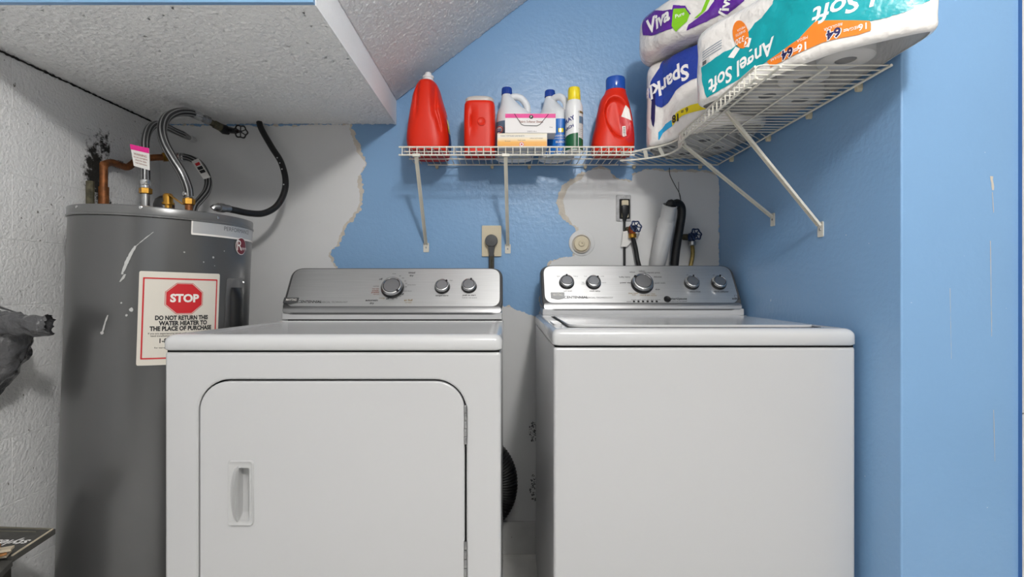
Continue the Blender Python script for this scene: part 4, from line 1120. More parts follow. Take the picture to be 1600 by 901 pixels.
# ------------------------------------------------------------------ bottles and boxes on the back shelf
ZS = ZD + WR + 0.0004         # surface things stand on
def superloop(cx, cy, z, hx, hy, e, n=48):
    out = []
    for k in range(n):
        t = 2 * PI * k / n; c, s_ = math.cos(t), math.sin(t)
        out.append(Vector((cx + hx * math.copysign(abs(c) ** (2 / e), c), cy + hy * math.copysign(abs(s_) ** (2 / e), s_), z)))
    return out
def body_loft(secs, n=48, sub=5):
    """secs: (z, cx, cy, hx, hy, exponent) interpolated smoothly up the height"""
    vs = [Vector((a, b_, c)) for a, b_, c, *_ in secs]
    rows = []
    N = len(secs)
    for i in range(N - 1):
        for k in range(sub):
            t = k / sub; p = [secs[max(i - 1, 0)], secs[i], secs[i + 1], secs[min(i + 2, N - 1)]]
            rows.append([0.5 * (2 * p[1][j] + (p[2][j] - p[0][j]) * t + (2 * p[0][j] - 5 * p[1][j] + 4 * p[2][j] - p[3][j]) * t * t + (3 * p[1][j] - p[0][j] - 3 * p[2][j] + p[3][j]) * t ** 3) for j in range(6)])
    rows.append(list(secs[-1]))
    return [superloop(r[1], r[2], r[0], max(r[3], 1e-4), max(r[4], 1e-4), max(r[5], 1.6), n) for r in rows]
def bvh_of(o):
    M = world_of(o); me = o.data
    return BVHTree.FromPolygons([M @ v.co for v in me.vertices], [list(p.vertices) for p in me.polygons])
def front_map(bvh, off=0.0007):
    """(x, z) -> point on the camera-side surface found by casting along +Y"""
    def fn(x, z):
        h = bvh.ray_cast(Vector((x, 0.5, z)), Vector((0, 1, 0)))
        return h[0] + h[1] * off * (1 if h[1].y < 0 else -1) if h[0] is not None and abs(h[1].y) > 0.08 else None
    return fn
def dz(v, Y): return CZ - (v - VPY) / F * Y
def dx(u, Y): return (u - VPX) / F * Y

# tall red bottle seen from its grip side
Yc = 1.835
bA = thing('detergent_bottle', 'tall red detergent bottle with small white spout, leftmost on the wire shelf', 'bottle', (dx(669, Yc), Yc, ZS), group='red detergent bottles')
rows = [(241, 638, 703), (225, 637.5, 703.5), (205, 638.5, 702), (190, 640.5, 700), (176, 642.5, 697.5), (165, 644.5, 694), (155, 646, 691), (144, 649.5, 688), (136, 653, 684.5), (131, 656.5, 680.5)]
secs = [(ZS, dx(671, Yc), Yc + 0.01, 0.066, 0.092, 4)]
for v, l, r in rows[1:]:
    z = dz(v, Yc); w = (r - l) / 2 * Yc / F; t = min(1, max(0, (z - ZS) / 0.26))
    secs.append((z, dx((l + r) / 2, Yc), Yc + 0.01 * (1 - t), w, 0.094 - 0.030 * t ** 3 - (0.02 if v < 136 else 0), 3.4 - 1.2 * t))
loops = body_loft(secs, 96)
for l in loops:      # two vertical folds down the grip
    for i, p in enumerate(l):
        if p.y < Yc:
            z = p.z
            for ux, wd, dep in ((657, 0.006, 0.010), (682, 0.008, 0.012)):
                zz = (z - dz(200, Yc)) / (dz(140, Yc) - dz(200, Yc)); k = math.exp(-((p.x - dx(ux + 2 * (1 - zz) * (1 if ux > 670 else -1), Yc)) / wd) ** 2) * max(0, min(1, zz * 2.5)) * max(0, min(1, (1.15 - zz) * 4))
                p.y += dep * k
for l in loops:      # groove that sets off the bulge on the right
    for p in l:
        if p.y < Yc + 0.02:
            zz = (p.z - dz(200, Yc)) / 0.042
            p.y += 0.010 * math.exp(-((p.x - dx(689 + 4 * -zz, Yc)) / 0.0055) ** 2) * max(0, 1 - zz * zz) if abs(zz) < 1 else 0
body = MB().loft(loops).build('bottle_body', m_tide, bA, smooth=70)
zt = dz(131, Yc); xa_ = dx(669.5, Yc); ya_ = Yc
MB().lathe([(0.0215, -0.004), (0.0215, 0.010), (0.0185, 0.013), (0.0185, 0.018), (0.0205, 0.019), (0.0205, 0.026), (0.012, 0.029), (0.012, 0.036), (0.009, 0.040), (0.001, 0.041)], (xa_ - 0.001, ya_, zt), n=24).build('white_spout_cap', m_cap_w, bA)
bv = bvh_of(body)
def side_map(x, z):   # label wraps on the right flank
    h = bv.ray_cast(Vector((0.5, Yc - 0.03 + x, z)), Vector((-1, 0, 0)))
    return h[0] + Vector((0.0008, 0, 0)) if h[0] is not None else None
decal('side_label', m_lbl_navy, bA, [poly2d(rrect(0.0, 0.08, dz(238, Yc), dz(186, Yc), 0.01, 3))], side_map, 0.012)
decal('side_label_mark', m_yellow, bA, [poly2d(rrect(-0.004, 0.035, dz(212, Yc), dz(190, Yc), 0.008, 3))], lambda a, c: (side_map(a, c) + Vector((0.0006, 0, 0))) if side_map(a, c) else None, 0.012)

# square red tub with pale lid
Yc = 1.84
bB = thing('detergent_tub', 'short square red-orange detergent tub with a pale grey lid, beside the bleach jugs', 'tub', (dx(750, Yc), Yc, ZS))
secs = [(ZS, dx(750, Yc), Yc, 0.052, 0.052, 5), (ZS + 0.006, dx(750, Yc), Yc, 0.0545, 0.0545, 5), (dz(200, Yc), dx(750, Yc), Yc, 0.0555, 0.0555, 5), (dz(172, Yc), dx(750, Yc), Yc, 0.0545, 0.0545, 4.5), (dz(166, Yc), dx(750, Yc), Yc, 0.0525, 0.0525, 4), (dz(163.5, Yc), dx(750, Yc), Yc, 0.049, 0.049, 4)]
loops = body_loft(secs, 64)
gx = dx(737.5, Yc)
for l in loops:
    for p in l:
        if p.y < Yc - 0.03:
            zz = (p.z - dz(195, Yc)) / 0.055
            if abs(zz) < 1: p.y += 0.007 * math.exp(-((p.x - gx) / 0.0045) ** 2) * (1 - zz * zz)
body = MB().loft(loops).build('tub_body', m_tide, bB, smooth=60)
lo = [superloop(dx(750, Yc), Yc, dz(v, Yc), h, h, e, 40) for v, h, e in ((165, 0.050, 4), (163, 0.051, 4), (160, 0.051, 4), (157.5, 0.047, 3.5), (156, 0.040, 3), (155.3, 0.030, 3))]
MB().loft(lo).build('pale_lid', m_grey_lid, bB, smooth=40)
fm = front_map(bvh_of(body), 0.0006)
ec = (dx(752.5, Yc - 0.055), dz(189.5, Yc - 0.055))
p = fm(*ec)
MB().lathe([(0.0155, 0.0), (0.0150, 0.0018), (0.0125, 0.0024), (0.0115, 0.0016), (0.0005, 0.0016)], p, (0, -1, 0), 30).build('embossed_disc', m_tide, bB, smooth=40)

# bleach jugs: neck off to one side, hollow handle on the other
def jug(label, x, y, rz, hgt, r):
    t = thing('bleach_jug', label, 'jug', (x, y, ZS), (0, 0, rz), 'white bleach jugs')
    M = world_of(t)
    nx = -0.026
    secs = [(0.0, 0, 0, r - 0.004, r * 0.80 - 0.004, 2.6), (0.006, 0, 0, r, r * 0.80, 2.6), (hgt * 0.42, 0, 0, r, r * 0.80, 2.6), (hgt * 0.55, 0, 0, r * 0.985, r * 0.79, 2.5), (hgt * 0.64, -0.003, 0, r * 0.88, r * 0.74, 2.3), (hgt * 0.72, -0.012, 0, r * 0.62, r * 0.62, 2.1),
            (hgt * 0.80, -0.020, 0, r * 0.43, r * 0.47, 2.0), (hgt * 0.87, nx, 0, r * 0.29, r * 0.31, 2.0), (hgt * 0.92, nx, 0, 0.0155, 0.0155, 2.0)]
    b_ = MB().loft(body_loft(secs, 40)); b_.v = [M @ v for v in b_.v]
    bd_ = b_.build('jug_body', m_bleach, t, smooth=70)
    b_ = MB().tube(cat_rom([(nx + 0.006, 0, hgt * 0.835), (nx + 0.022, 0, hgt * 0.875), (0.022, 0, hgt * 0.865), (0.042, 0, hgt * 0.79), (0.050, 0, hgt * 0.70), (0.047, 0, hgt * 0.58)], 6), [0.012] * 6 + [0.0125] * 25, 14); b_.v = [M @ v for v in b_.v]
    b_.build('jug_handle', m_bleach, t, smooth=70)
    b_ = MB(); loops = []
    for h, rr in ((0.905, 0.0185), (0.908, 0.0195), (0.985, 0.0185), (1.0, 0.0170)):
        loops.append([Vector((nx + rr * (1 + (0.03 if k % 2 else 0)) * math.cos(2 * PI * k / 48), rr * (1 + (0.03 if k % 2 else 0)) * math.sin(2 * PI * k / 48), hgt * h)) for k in range(48)])
    b_.loft(loops); b_.v = [M @ v for v in b_.v]
    cp_ = b_.build('jug_cap', m_cap_b, t, smooth=20); cp_['label'] = 'blue ribbed cap'
    return t, bd_
j1, jb1 = jug('white bleach jug with an open loop handle, behind the left part of the boxes', dx(803, 1.885), 1.885, 0.0, 0.258, 0.066)
j2, jb2 = jug('white bleach jug with a blue label, behind the right end of the boxes', dx(868, 1.885), 1.885, -0.75, 0.255, 0.064)
fm = front_map(bvh_of(jb1))
Yl = 1.83
lb1 = decal('slate_label', m_lbl_slate, j1, [poly2d([(dx(772, Yl), dz(187, Yl)), (dx(832, Yl), dz(187, Yl)), (dx(832, Yl), dz(238, Yl)), (dx(772, Yl), dz(238, Yl))])], fm, 0.008)
fo = lambda o: (lambda a, c: (fm(a, c) + Vector((0, -o, 0))) if fm(a, c) else None)
cl = (dx(779, Yl), dz(201, Yl))
decal('label_oval', m_lblwhite, j1, [poly2d(circle(cl[0], cl[1], 0.0175, 24, 0.0150))], fo(0.0006), 0.008)
decal('label_oval_ring', m_red, j1, [poly2d(circle(cl[0], cl[1], 0.0165, 24, 0.0140), [circle(cl[0], cl[1], 0.0135, 24, 0.0108)])], fo(0.0010), 0.008)
decal('label_oval_field', m_lbl_navy, j1, [poly2d([(cl[0] - 0.010, cl[1] + 0.007), (cl[0] + 0.011, cl[1] + 0.003), (cl[0] + 0.008, cl[1] - 0.008), (cl[0] - 0.010, cl[1] - 0.003)])], fo(0.0010), 0.008)
decal('label_lettering', m_lblwhite, j1, [shift2d(text2d('CLOROX', 0.0075, 0.03, condense=0.62), cl[0], cl[1], -0.15)], fo(0.0015), 0.008)
fm2 = front_map(bvh_of(jb2))
fo2 = lambda o: (lambda a, c: (fm2(a, c) + Vector((0, -o, 0))) if fm2(a, c) else None)
lb2 = decal('blue_label', m_lbl_blue, j2, [poly2d([(dx(842, Yl), dz(186, Yl)), (dx(900, Yl), dz(186, Yl)), (dx(900, Yl), dz(240, Yl)), (dx(842, Yl), dz(240, Yl))])], fm2, 0.008)
decal('label_sticker', m_yellow, j2, [poly2d(rrect(dx(872, Yl), dx(880, Yl), dz(207.5, Yl), dz(201, Yl), 0.002, 2))], fo2(0.0007), 0.008)
decal('label_lettering', m_lblwhite, j2, [shift2d(text2d('DISINFECTS', 0.009, 0.01, condense=0.8), dx(875, Yl), dz(213, Yl)), shift2d(text2d('CLEANS & DEODORIZES', 0.006, 0.0, condense=0.8), dx(875, Yl), dz(217, Yl)), shift2d(text2d('BLEACH', 0.010, 0.02), dx(876, Yl), dz(222.5, Yl))], fo2(0.0007), 0.008)
# front carton pair
def carton(name, label, x0_, x1_, y0_, y1_, z0_, z1_, group):
    t = thing(name, label, 'box', ((x0_ + x1_) / 2, (y0_ + y1_) / 2, z0_), group=group)
    MB().box(x0_, x1_, y0_, y1_, z0_, z1_).build('carton', m_box, t, smooth=0, bevel=0.0008)
    return t
Yf = 1.742
zb0, zb1 = ZS, dz(208, Yf)
k1 = carton('dryer_sheet_box', 'white and amber carton lying under the pink topped carton on the wire shelf', dx(777, Yf), dx(855, Yf), Yf, 1.818, zb0, zb1, 'cartons on the wire shelf')
k2 = carton('dryer_sheet_box', 'white carton with a magenta top band, lying on the amber carton', dx(789, Yf), dx(868.5, Yf), Yf - 0.002, 1.815, zb1 + 0.0003, dz(177.5, Yf), 'cartons on the wire shelf')
def on_front(y): return lambda a, c: Vector((a, y, c))
xa_, xb_ = dx(777, Yf), dx(855, Yf); w = xb_ - xa_; h = zb1 - zb0
nb = 7
for i in range(nb):      # amber wash printed in fading bands
    pass
amb = bpy.data.materials.new('amber_fade_print'); amb.use_nodes = True
def ramp_print():
    nt = amb.node_tree; bs = nt.nodes['Principled BSDF']; bs.inputs['Roughness'].default_value = 0.45
    g = nt.nodes.new('ShaderNodeNewGeometry'); sx = nt.nodes.new('ShaderNodeSeparateXYZ'); nt.links.new(g.outputs['Position'], sx.inputs[0])
    mr = nt.nodes.new('ShaderNodeMapRange'); mr.inputs['From Min'].default_value = zb0; mr.inputs['From Max'].default_value = zb1; nt.links.new(sx.outputs['Z'], mr.inputs['Value'])
    r = nt.nodes.new('ShaderNodeValToRGB'); e = r.color_ramp.elements
    e[0].position = 0.0; e[0].color = lin('#e39a2a'); e[1].position = 1.0; e[1].color = lin('#dcd0b4')
    for pos, colr in ((0.40, '#e6a63c'), (0.58, '#e6cfa4'), (0.78, '#dcd8d0')):
        x_ = e.new(pos); x_.color = lin(colr)
    nt.links.new(mr.outputs[0], r.inputs[0]); nt.links.new(r.outputs[0], bs.inputs['Base Color'])
ramp_print()
decal('amber_print', amb, k1, [poly2d([(xa_ + 0.001, zb0 + 0.001), (xb_ - 0.001, zb0 + 0.001), (xb_ - 0.001, zb1 - 0.001), (xa_ + 0.001, zb1 - 0.001)])], on_front(Yf - 0.0005), 1)
sx_ = dx(815, Yf); sz_ = dz(225.5, Yf)
decal('round_seal', m_lblwhite, k1, [poly2d(circle(sx_, sz_, 0.0085))], on_front(Yf - 0.0008), 1)
decal('round_seal_ring', m_red, k1, [poly2d(circle(sx_, sz_, 0.0082), [circle(sx_, sz_, 0.0062)]), poly2d(circle(sx_, sz_, 0.0035))], on_front(Yf - 0.0011), 1)
decal('box_lettering', m_ink_grey, k1, [shift2d(text2d(s_, sz2, 0.0), dx(u_, Yf), dz(v_, Yf)) for s_, sz2, u_, v_ in (('FABRIC SOFTENER SHEETS', 0.0055, 797, 212.5), ('SHEETS', 0.006, 815, 212.5), ('fresh scent', 0.006, 815, 219), ('softens and freshens', 0.0055, 838, 216), ('34 count', 0.0055, 793, 220.5))], on_front(Yf - 0.0008), 1)
ya_ = Yf - 0.0025
xa_, xb_ = dx(789, Yf), dx(868.5, Yf); zt_, zl_ = dz(177.5, Yf), dz(207.6, Yf)
decal('magenta_band', m_pink, k2, [poly2d([(xa_ + 0.001, zt_ - 0.001), (xb_ - 0.001, zt_ - 0.001), (xb_ - 0.001, dz(184.5, Yf)), (xa_ + 0.001, dz(184.5, Yf))])], on_front(ya_), 1)
b = MB(); b.tube([(dx(803.5, Yf), ya_ - 0.001, dz(178, Yf)), (dx(814.5, Yf), ya_ - 0.001, dz(194.5, Yf)), (dx(819, Yf), ya_ - 0.001, dz(196.5, Yf)), (dx(839, Yf), ya_ - 0.001, dz(197, Yf)), (dx(844, Yf), ya_ - 0.001, dz(194.5, Yf)), (dx(857, Yf), ya_ - 0.001, dz(178.5, Yf))], 0.0009, 5)
b.build('torn_tab_edge', m_ink, k2)
decal('box_logo', m_ink, k2, [poly2d(circle(dx(830, Yf), dz(183, Yf), 0.0068))], on_front(ya_ - 0.0004), 1)
decal('box_logo_letter', m_lblwhite, k2, [shift2d(text2d('P', 0.009, 0.02), dx(830, Yf), dz(183, Yf))], on_front(ya_ - 0.0008), 1)
decal('box_lettering', m_ink_red, k2, [shift2d(text2d('Fabric Softener Sheets', 0.0105, 0.01, condense=0.85), dx(830, Yf), dz(190.5, Yf))], on_front(ya_), 1)
decal('box_lettering', m_ink_grey, k2, [shift2d(text2d('SHEETS', 0.0055, 0.0), dx(828, Yf), dz(205.5, Yf)), shift2d(text2d('40 ct', 0.0055, 0.0), dx(828 + 8, Yf), dz(205.5, Yf)), shift2d(text2d('free', 0.0065, 0.0), dx(861, Yf), dz(199, Yf))], on_front(ya_), 1)

# spray can
Yc = 1.798
cn = thing('spray_can', 'slim white and green spray can with a yellow cap', 'spray can', (dx(897, Yc), Yc, ZS))
H = dz(138, Yc) - ZS; r = 0.0305
MB().lathe([(r - 0.003, 0), (r, 0.003), (r, H * 0.66), (r * 0.96, H * 0.72), (r * 0.80, H * 0.785), (r * 0.74, H * 0.80), (0.001, H * 0.805)], (dx(897, Yc), Yc, ZS), n=40).build('can_body', m_cap_w, cn)
MB().lathe([(0.0215, H * 0.80), (0.0225, H * 0.81), (0.0215, H * 0.96), (0.0195, H * 1.0), (0.001, H * 1.0)], (dx(897, Yc), Yc, ZS), n=32).build('yellow_cap', m_cap_y, cn)
def can(off): return lambda a, c: Vector((dx(897, Yc) + (r + off) * math.sin(a / r), Yc - (r + off) * math.cos(a / r), ZS + c))
decal('green_base', m_green, cn, [poly2d([(-0.075, 0.004), (0.010, 0.004), (0.010, H * 0.27), (-0.02, H * 0.25), (-0.045, H * 0.22), (-0.075, H * 0.20)])], can(0.0005), 0.006)
decal('text_panel', m_paper, cn, [poly2d([(0.012, 0.004), (0.05, 0.004), (0.05, H * 0.62), (0.012, H * 0.62)])], can(0.0005), 0.006)
decal('side_print', m_ink_grey, cn, [shift2d(text2d(s_, sz2, 0.0, 'CENTER'), 0.029, H * q) for s_, sz2, q in (('CLEANER', 0.009, 0.59), ('directions for use', 0.0048, 0.33), ('spray on surface', 0.0048, 0.30), ('wipe with a cloth', 0.0048, 0.27), ('keep out of reach', 0.0048, 0.24), ('of children', 0.0048, 0.21))] + [poly2d([(0.014, H * 0.30 + k_ * 0.006), (0.044, H * 0.30 + k_ * 0.006), (0.044, H * 0.3025 + k_ * 0.006), (0.014, H * 0.3025 + k_ * 0.006)]) for k_ in range(5)], can(0.0009), 0.006)
decal('side_picture', m_lbl_slate, cn, [poly2d([(0.014, H * 0.42), (0.044, H * 0.42), (0.044, H * 0.53), (0.014, H * 0.53)])], can(0.0009), 0.006)
decal('green_corner', m_green, cn, [poly2d([(0.012, 0.004), (0.050, 0.004), (0.050, H * 0.17), (0.012, H * 0.20)])], can(0.0009), 0.006)
decal('logo_print', m_lbl_navy, cn, [shift2d(text2d('SPRAY', 0.02, 0.03), -0.030, H * 0.46, 0.35), shift2d(text2d('STARCH', 0.014, 0.03), -0.030, H * 0.34, 0.35)], can(0.0009), 0.006)
decal('gold_print', m_ink_gold, cn, [poly2d([(0.016, H * 0.575), (0.042, H * 0.575), (0.042, H * 0.61), (0.016, H * 0.61)])], can(0.0007), 0.006)

# red bottle with the clear blue cap
Yc = 1.845
bC = thing('detergent_bottle', 'red detergent bottle with a clear blue cap and hollowed grip, beside the spray can', 'bottle', (dx(957, Yc), Yc, ZS), group='red detergent bottles')
rows = [(243, 926, 986), (238, 924.5, 988.5), (226, 924, 990), (212, 926.5, 989.8), (198, 930, 988.5), (186, 931.5, 987), (174, 934, 984.5), (163, 936.5, 982), (154, 940, 979.5), (148, 944, 978), (143, 946, 977.3)]
secs = [(ZS, dx(956.5, Yc), Yc, 0.066, 0.050, 3)]
for v, l, r_ in rows[1:]:
    z = dz(v, Yc); w = (r_ - l) / 2 * Yc / F; t = (z - ZS) / 0.23
    secs.append((z, dx((l + r_) / 2, Yc), Yc, w, min(w, 0.056 - 0.012 * max(0, t - 0.4)), 2.9 - 0.8 * t))
loops = body_loft(secs, 96, 6)
cxg, czg = dx(962, Yc), dz(190, Yc)
for l in loops:
    for p in l:
        if p.y < Yc - 0.012:
            a = (p.x - cxg) / 0.047; c_ = (p.z - czg) / 0.075
            a2 = a + 0.28 * c_            # leaning oval hollow
            q = a2 * a2 + c_ * c_
            if q < 1: p.y += 0.022 * min(1.0, (1 - q) * 3.0) * (1.0 if a2 < 0.1 else max(0, 1 - (a2 - 0.1) * 1.1))
body = MB().loft(loops).build('bottle_body', m_tide, bC, smooth=75)
zt = dz(143.5, Yc); xc_ = dx(961.7, Yc)
MB().lathe([(0.0335, -0.002), (0.0345, 0.0), (0.0350, 0.022), (0.0352, 0.040), (0.0330, 0.047), (0.030, 0.048), (0.001, 0.046)], (xc_, Yc, zt), n=40).build('clear_blue_cap', m_cap_tr, bC)
MB().lathe([(0.030, -0.006), (0.030, 0.001), (0.027, 0.002)], (xc_, Yc, zt), n=32).build('neck_ring', m_tide, bC)
fm3 = front_map(bvh_of(body)); fo3 = lambda o: (lambda a, c: (fm3(a, c) + Vector((0.0002, -o, 0))) if fm3(a, c) else None)
Yl = Yc - 0.03
def pz(u, v): return (dx(u, Yl), dz(v, Yl))
l1_ = decal('side_label', m_red, bC, [poly2d([pz(968, 180), pz(984.5, 187), pz(988, 205), pz(988, 222), pz(980, 226), pz(969, 214), pz(967.5, 195)])], fm3, 0.006)
decal('label_triangle', m_lblwhite, bC, [poly2d([pz(976, 166), pz(982, 172), pz(985.5, 190), pz(970, 183)])], fo3(0.0006), 0.006)
decal('label_barcode', m_lblwhite, bC, [poly2d([pz(971.5, 198), pz(976.5, 198), pz(977.5, 214), pz(972, 216)])], fo3(0.0006), 0.006)
decal('label_bars', m_ink_grey, bC, [poly2d([pz(973, 200 + 2.4 * i_), pz(976, 200 + 2.4 * i_), pz(976, 201 + 2.4 * i_), pz(973, 201 + 2.4 * i_)]) for i_ in range(5)], fo3(0.0010), 0.006)

# ------------------------------------------------------------------ paper packs on the right shelf
class Pack:
    """soft film wrapper round a footprint; surface addressed by arc length s and height z"""
    def __init__(s, foot, z0, z1, rt, rb, wr, seed, lobes=0, lobe_amp=0.0):
        pts = cat_rom([(x, y, 0) for x, y in foot], 10, True)
        L = [0.0]
        for i in range(len(pts)): L.append(L[-1] + (pts[(i + 1) % len(pts)] - pts[i]).length)
        s.L = L[-1]; s.N = 220; s.p = []
        j = 0
        for k in range(s.N):
            d = s.L * k / s.N
            while L[j + 1] < d: j += 1
            t = (d - L[j]) / (L[j + 1] - L[j]); s.p.append(pts[j].lerp(pts[(j + 1) % len(pts)], t))
        s.nrm = []
        for k in range(s.N):
            t = (s.p[(k + 1) % s.N] - s.p[k - 1]).normalized(); s.nrm.append(Vector((t.y, -t.x, 0)))
        s.z0, s.z1, s.rt, s.rb, s.wr, s.seed, s.lobes, s.la = z0, z1, rt, rb, wr, seed, lobes, lobe_amp
    def off(s, a, z):
        o = 0.0
        if z > s.z1 - s.rt: d = min(s.rt, z - (s.z1 - s.rt)); o -= s.rt - math.sqrt(max(0, s.rt ** 2 - d * d))
        if z < s.z0 + s.rb: d = min(s.rb, s.z0 + s.rb - z); o -= s.rb - math.sqrt(max(0, s.rb ** 2 - d * d))
        q = Vector((math.cos(2 * PI * a / s.L) * s.L * 1.6, math.sin(2 * PI * a / s.L) * s.L * 1.6, z * 9 + s.seed))
        o += s.wr * (noise.noise(q) + 0.5 * noise.noise(q * 2.3))
        if s.lobes: o += s.la * (abs(math.cos(PI * a / s.lobes)) - 0.6)
        return o
    def at(s, a, z, off=0.0):
        a = a % s.L; f = a / s.L * s.N; i = int(f) % s.N; t = f - int(f); j = (i + 1) % s.N
        p = s.p[i].lerp(s.p[j], t); n = s.nrm[i].lerp(s.nrm[j], t).normalized()
        o = s.off(a, z) + off
        return Vector((p.x + n.x * o, p.y + n.y * o, z))
    def mesh(s, rows=26, top=True):
        loops = []
        zs = [s.z0 + (s.z1 - s.z0) * (0.5 - 0.5 * math.cos(PI * (0.02 + 0.98 * k / rows))) for k in range(rows + 1)]
        for z in zs: loops.append([s.at(s.L * k / s.N, z) for k in range(s.N)])
        return MB().loft(loops, 0, (False, top))
    def setup(s, obj): s.bvh = bvh_of(obj)
    def sz(s, u, v):
        h = s.bvh.ray_cast(EYE, ray(u, v))
        if h[0] is None:        # just past the outline: nearest visible surface point
            if not hasattr(s, 'samples'):
                s.samples = []
                for k in range(0, s.N, 2):
                    for j in range(25):
                        z = s.z0 + 0.002 + (s.z1 - s.z0 - 0.004) * j / 24; a = s.L * k / s.N; q = s.at(a, z)
                        if s.nrm[k].dot(EYE - q) > 0: s.samples.append(((q - EYE).normalized(), a, z))
            r = ray(u, v); m = max(s.samples, key=lambda t: t[0].dot(r))
            return (m[1], m[2])
        p = h[0]; best = min(range(s.N), key=lambda k: (s.p[k].x - p.x) ** 2 + (s.p[k].y - p.y) ** 2)
        tt = (s.p[(best + 1) % s.N] - s.p[best - 1]).normalized(); d = (Vector((p.x, p.y, 0)) - s.p[best]).dot(tt)
        return (s.L * best / s.N + d, p.z)
    def poly(s, px):
        q = [s.sz(u, v) for u, v in px]; q = [a for a in q if a]
        r = q[0][0]
        return [((a - r + s.L / 2) % s.L - s.L / 2 + r, z) for a, z in q]
    def fn(s, off): return lambda a, z: s.at(a, max(s.z0, min(s.z1 - 0.002, z)), off)
    def text(s, txt, u, v, size, bold=0.0, upside=True, cond=1.0, shear=0.0, rot=0.0):
        c = s.sz(u, v)
        g = text2d(txt, size, bold, 'CENTER', cond, shear)
        return shift2d(g, c[0], c[1], (PI if upside else 0) + rot)

def film_decal(pack, name, m, parent, polys, off, raggy=0.0, label=None):
    gs = []
    for px in polys:
        q = pack.poly(px)
        if raggy: q = ragged(q, raggy, 0.005, off * 1e4, 60)
        gs.append(poly2d(q))
    return decal(name, m, parent, gs, pack.fn(off), 0.010, label)

def rolls(root, foot, z0, h, r, pitch, ang, limit, name):
    """loose rolls inside the film, kept well within the footprint"""
    pts = [Vector((x, y)) for x, y in foot]; c = sum(pts, Vector((0, 0))) / len(pts)
    def inside(p):
        w = False; n = len(pts)
        for i in range(n):
            a, b_ = pts[i], pts[(i + 1) % n]
            if (a.y > p.y) != (b_.y > p.y) and p.x < (b_.x - a.x) * (p.y - a.y) / (b_.y - a.y) + a.x: w = not w
            ab = b_ - a; t = max(0, min(1, (p - a).dot(ab) / ab.length_squared))
            if (a + ab * t - p).length < r * 0.88: return False
        return w
    prof = [(0.020, 0.003), (0.022, 0.0), (r - 0.006, 0.0), (r - 0.001, 0.003), (r, 0.008), (r, h - 0.004), (r - 0.004, h), (0.022, h), (0.020, h - 0.003)]
    mb = MB().lathe(prof, (0, 0, 0), n=28, caps=(False, False))
    first = mb.build(name, m_tissue, None, smooth=45); me = first.data; bpy.data.objects.remove(first)
    mc = MB().lathe([(0.0202, 0.002), (0.0202, h - 0.002)], (0, 0, 0), n=16, caps=(False, True)).build('cardboard_core', m_core, None, smooth=40); mec = mc.data; bpy.data.objects.remove(mc)
    ca, sa = math.cos(ang), math.sin(ang); n = 0
    for i in range(-6, 7):
        for j in range(-6, 7):
            p = c + Vector((ca * i - sa * j, sa * i + ca * j)) * pitch
            if n < limit and inside(p):
                o = bpy.data.objects.new(name, me); C.objects.link(o); o.parent = root; o.location = Vector((p.x, p.y, z0)) - root.location
                k = bpy.data.objects.new('cardboard_core', mec); C.objects.link(k); k.parent = o
                n += 1

# teal pack of bathroom tissue, lying upside down and overhanging the shelf end
footA = [(0.503, 1.335), (0.560, 1.213), (0.612, 1.100), (0.650, 1.035), (0.705, 0.985), (0.772, 0.940), (0.803, 0.955), (0.812, 1.06), (0.812, 1.22), (0.806, 1.36), (0.740, 1.435), (0.640, 1.415), (0.555, 1.385)]
zA = ZS + 0.001
pkA = thing('tissue_pack', 'large teal and orange pack of bathroom tissue lying upside down over the shelf end', 'paper pack', (0.68, 1.2, ZS), group='paper packs on the right shelf')
A = Pack(footA, zA, zA + 0.205, 0.045, 0.016, 0.004, 3.0)
wa = A.mesh().build('film_wrapper', m_film, pkA, smooth=75); A.setup(wa)
mb = MB(); lowest = [A.at(A.L * k / A.N, zA + 0.0003) for k in range(A.N)]
mb.poly([(p.x, p.y) for p in lowest], lambda a, c: Vector((a, c, zA + 0.0003 + 0.0012 * (1 + noise.noise(Vector((a * 30, c * 30, 0)))))))
mb.build('film_underside', m_clear, pkA, smooth=0)
rolls(pkA, footA, zA + 0.006, 0.10, 0.054, 0.106, 0.30, 16, 'tissue_roll')
tealA = [(1096, 106), (1112, 95), (1130, 82), (1143, 77), (1155, 67), (1166, 55), (1180, 36), (1190, 28), (1199, 17), (1208, 6), (1214, -14), (1250, -30), (1330, -38), (1410, -36), (1452, -30), (1453, 1), (1435, 10), (1417, 18), (1390, 27), (1361, 33), (1315, 33), (1275, 33), (1249, 61), (1222, 80), (1199, 96), (1165, 118), (1130, 138), (1105, 153), (1098, 130)]
td = film_decal(A, 'teal_print', m_teal, pkA, [tealA], 0.0010, 0.0012)
film_decal(A, 'orange_band', m_orange, pkA, [[(1199, 96), (1222, 80), (1249, 61), (1275, 33), (1315, 32), (1359, 33), (1361, 37), (1361, 48), (1340, 55), (1312, 60), (1285, 67), (1262, 77), (1240, 87), (1205, 105)]], 0.0016)
film_decal(A, 'orange_badge', m_orange, pkA, [[(1158 + 12.5 * math.cos(2 * PI * k / 20) + 2.5 * math.sin(2 * PI * k / 20), 54 + 22 * math.sin(2 * PI * k / 20)) for k in range(20)]], 0.0016)
film_decal(A, 'white_ribbon', m_filmtext, pkA, [[(1138, 90), (1150, 73), (1157, 76), (1147, 91)], [(1166, 58), (1175, 60), (1171, 74), (1163, 73)]], 0.0016)
film_decal(A, 'grey_print_lines', m_lbl_slate, pkA, [[(1098, 82 + 4 * k), (1128, 62 + 4 * k), (1128, 63 + 4 * k), (1098, 83 + 4 * k)] for k in range(4)], 0.0010)
film_decal(A, 'bar_code', m_ink_grey, pkA, [[(1098, 97), (1104, 93), (1104, 99), (1098, 103)]], 0.0010)
